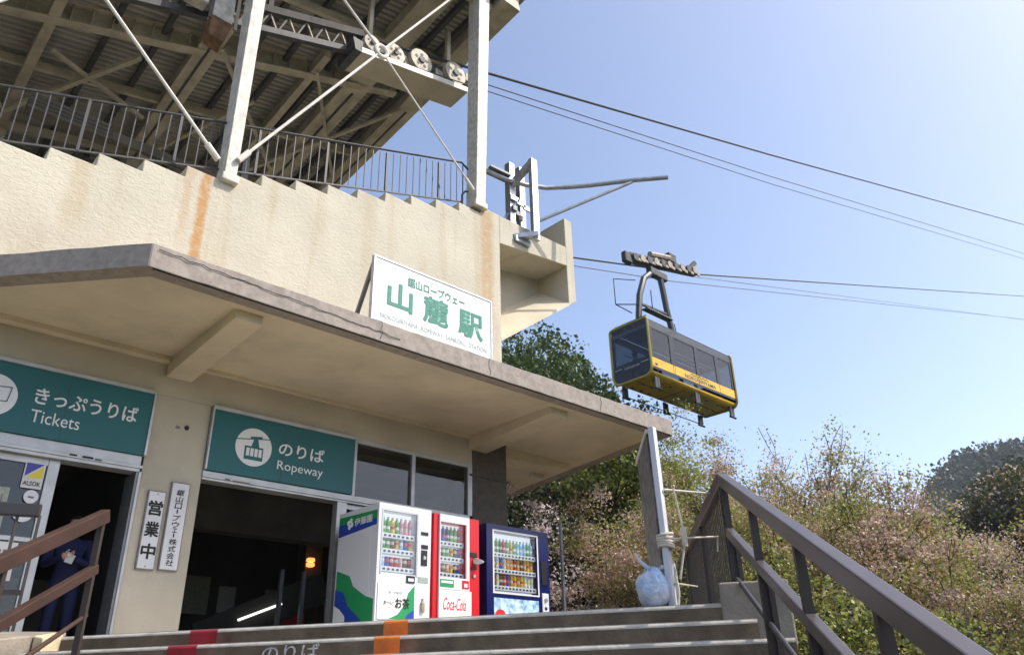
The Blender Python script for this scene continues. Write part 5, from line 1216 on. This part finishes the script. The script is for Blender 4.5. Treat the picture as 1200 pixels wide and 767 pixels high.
cherry(24.6, 13.0, 3.35, 1.0, 107, 'cherry tree with green and copper leaves above the handrail middle', [(CP, 5500, .065, .13, 'crown'), (FR, 8000, .07, .18, 'young_leaves'), (PK, 2000, .055, .08, 'blossom')])
cherry(21.8, 12.5, 2.8, .95, 108, 'cherry tree with twiggy crown left of the far crag', [(CP, 6000, .06, .12, 'crown'), (PK, 5000, .055, .08, 'blossom'), (FR, 3500, .07, .17, 'young_leaves')])
cherry(19.0, 11.5, 2.15, .95, 109, 'cherry tree with pink blossom just below the far crag', [(PK, 7000, .052, .08, 'blossom'), (CP, 6000, .06, .13, 'crown'), (FR, 2500, .065, .17, 'young_leaves')])
cherry(16.2, 10.5, 1.35, 1.0, 110, 'low cherry tree with ochre leaves near the right picture edge', [(CP, 7000, .055, .13, 'crown'), (FR, 7000, .06, .16, 'young_leaves'), (PK, 2500, .05, .09, 'blossom')])
cherry(13.0, 11.0, 1.2, 1.0, 111, 'cherry tree cut by the right picture edge', [(CP, 7000, .055, .13, 'crown'), (PK, 4500, .05, .09, 'blossom'), (FR, 4500, .06, .17, 'young_leaves')])
for az, r, z, rd, n, lb in ((27.5, 9.5, -.1, (1.1, 1.1, 1.2), 7000, 'fresh green shrub seen through the handrail posts'), (23.5, 8.6, -.3, (1.0, 1.0, 1.1), 7000, 'fresh green shrub under the middle of the handrail'), (19.8, 8.5, -.5, (1.0, 1.0, 1.1), 7000, 'yellow-green shrub right of the handrail'), (15, 8.5, -.7, (1.0, 1.0, 1.0), 6000, 'dark green shrub at the lower right corner'), (31.5, 10.5, .1, (1.2, 1.2, 1.4), 7000, 'olive shrub behind the slatted fence')):
    k += 1; clump_tree('shrub', pol(az, r, -1.6), pol(az, r, z), rd, 60+k, lb, 'lf_fresh', int(n*2.2), .045, 44, .32, 'shrubs below the right handrail', .04, [('lf_fresh', .5), ('lf_olive', .35), ('lf_dark', .15)] if 'dark' not in lb else [('lf_dark', .6), ('lf_olive', .4)], 'shrub')
# mid-distance fill behind the cherries
for i, (az, r, top, rd, lb) in enumerate(((36.5, 24, 4.4, 3.0, 'green tree far behind the picture board'), (30.5, 25, 4.4, 3.2, 'green tree far behind the light green tree'), (25, 24, 2.6, 3.0, 'green tree far behind the handrail middle'), (19, 26, 2.6, 3.2, 'green tree far below the crag'), (14, 27, 2.6, 3.2, 'green tree far behind the right picture edge'))):
    clump_tree('leafy_tree', pol(az, r, -1.4), pol(az, r, top-rd*.9), (rd, rd, rd*.9), 80+i, lb, 'lf_evergreen', 9000, .2, 50, .28, 'green trees behind the cherries', .12, [('lf_evergreen', .5), ('lf_olive', .5)])
for i, (az, r, z, rd, lb) in enumerate(((13.2, 48, 6.3, (4.2, 4.2, 3.6), 'pale olive tree with rounded crown at the right picture edge'), (16.5, 58, 5.6, (3.6, 3.6, 3.2), 'dark layered tree left of the pale olive tree'))):
    clump_tree('leafy_tree', pol(az, r, 0), pol(az, r, z), rd, 90+i, lb, 'lf_olive', 30000, .19, 90, .24, 'trees on the lower slope', .2, [('lf_olive', .6), ('lf_pink', .15), ('lf_hill', .25)] if i == 0 else [('lf_hill', 1)])

# ================================================================== haze
hz = MB().box(-560, 760, -760, 760, -30, 118)
me = hz.mesh('haze'); ho = bpy.data.objects.new('haze', me); C.objects.link(ho)
hm = bpy.data.materials.new('haze_air'); hm.use_nodes = True; t = hm.node_tree
for x in list(t.nodes): t.nodes.remove(x)
o_ = t.nodes.new('ShaderNodeOutputMaterial'); pv = t.nodes.new('ShaderNodeVolumePrincipled'); pv.inputs['Color'].default_value = (.86, .92, 1, 1); pv.inputs['Density'].default_value = .0003; pv.inputs['Anisotropy'].default_value = .2
t.links.new(pv.outputs[0], o_.inputs['Volume']); me.materials.append(hm); tag(ho, 'thin pale haze in the air', 'haze', kind='stuff')
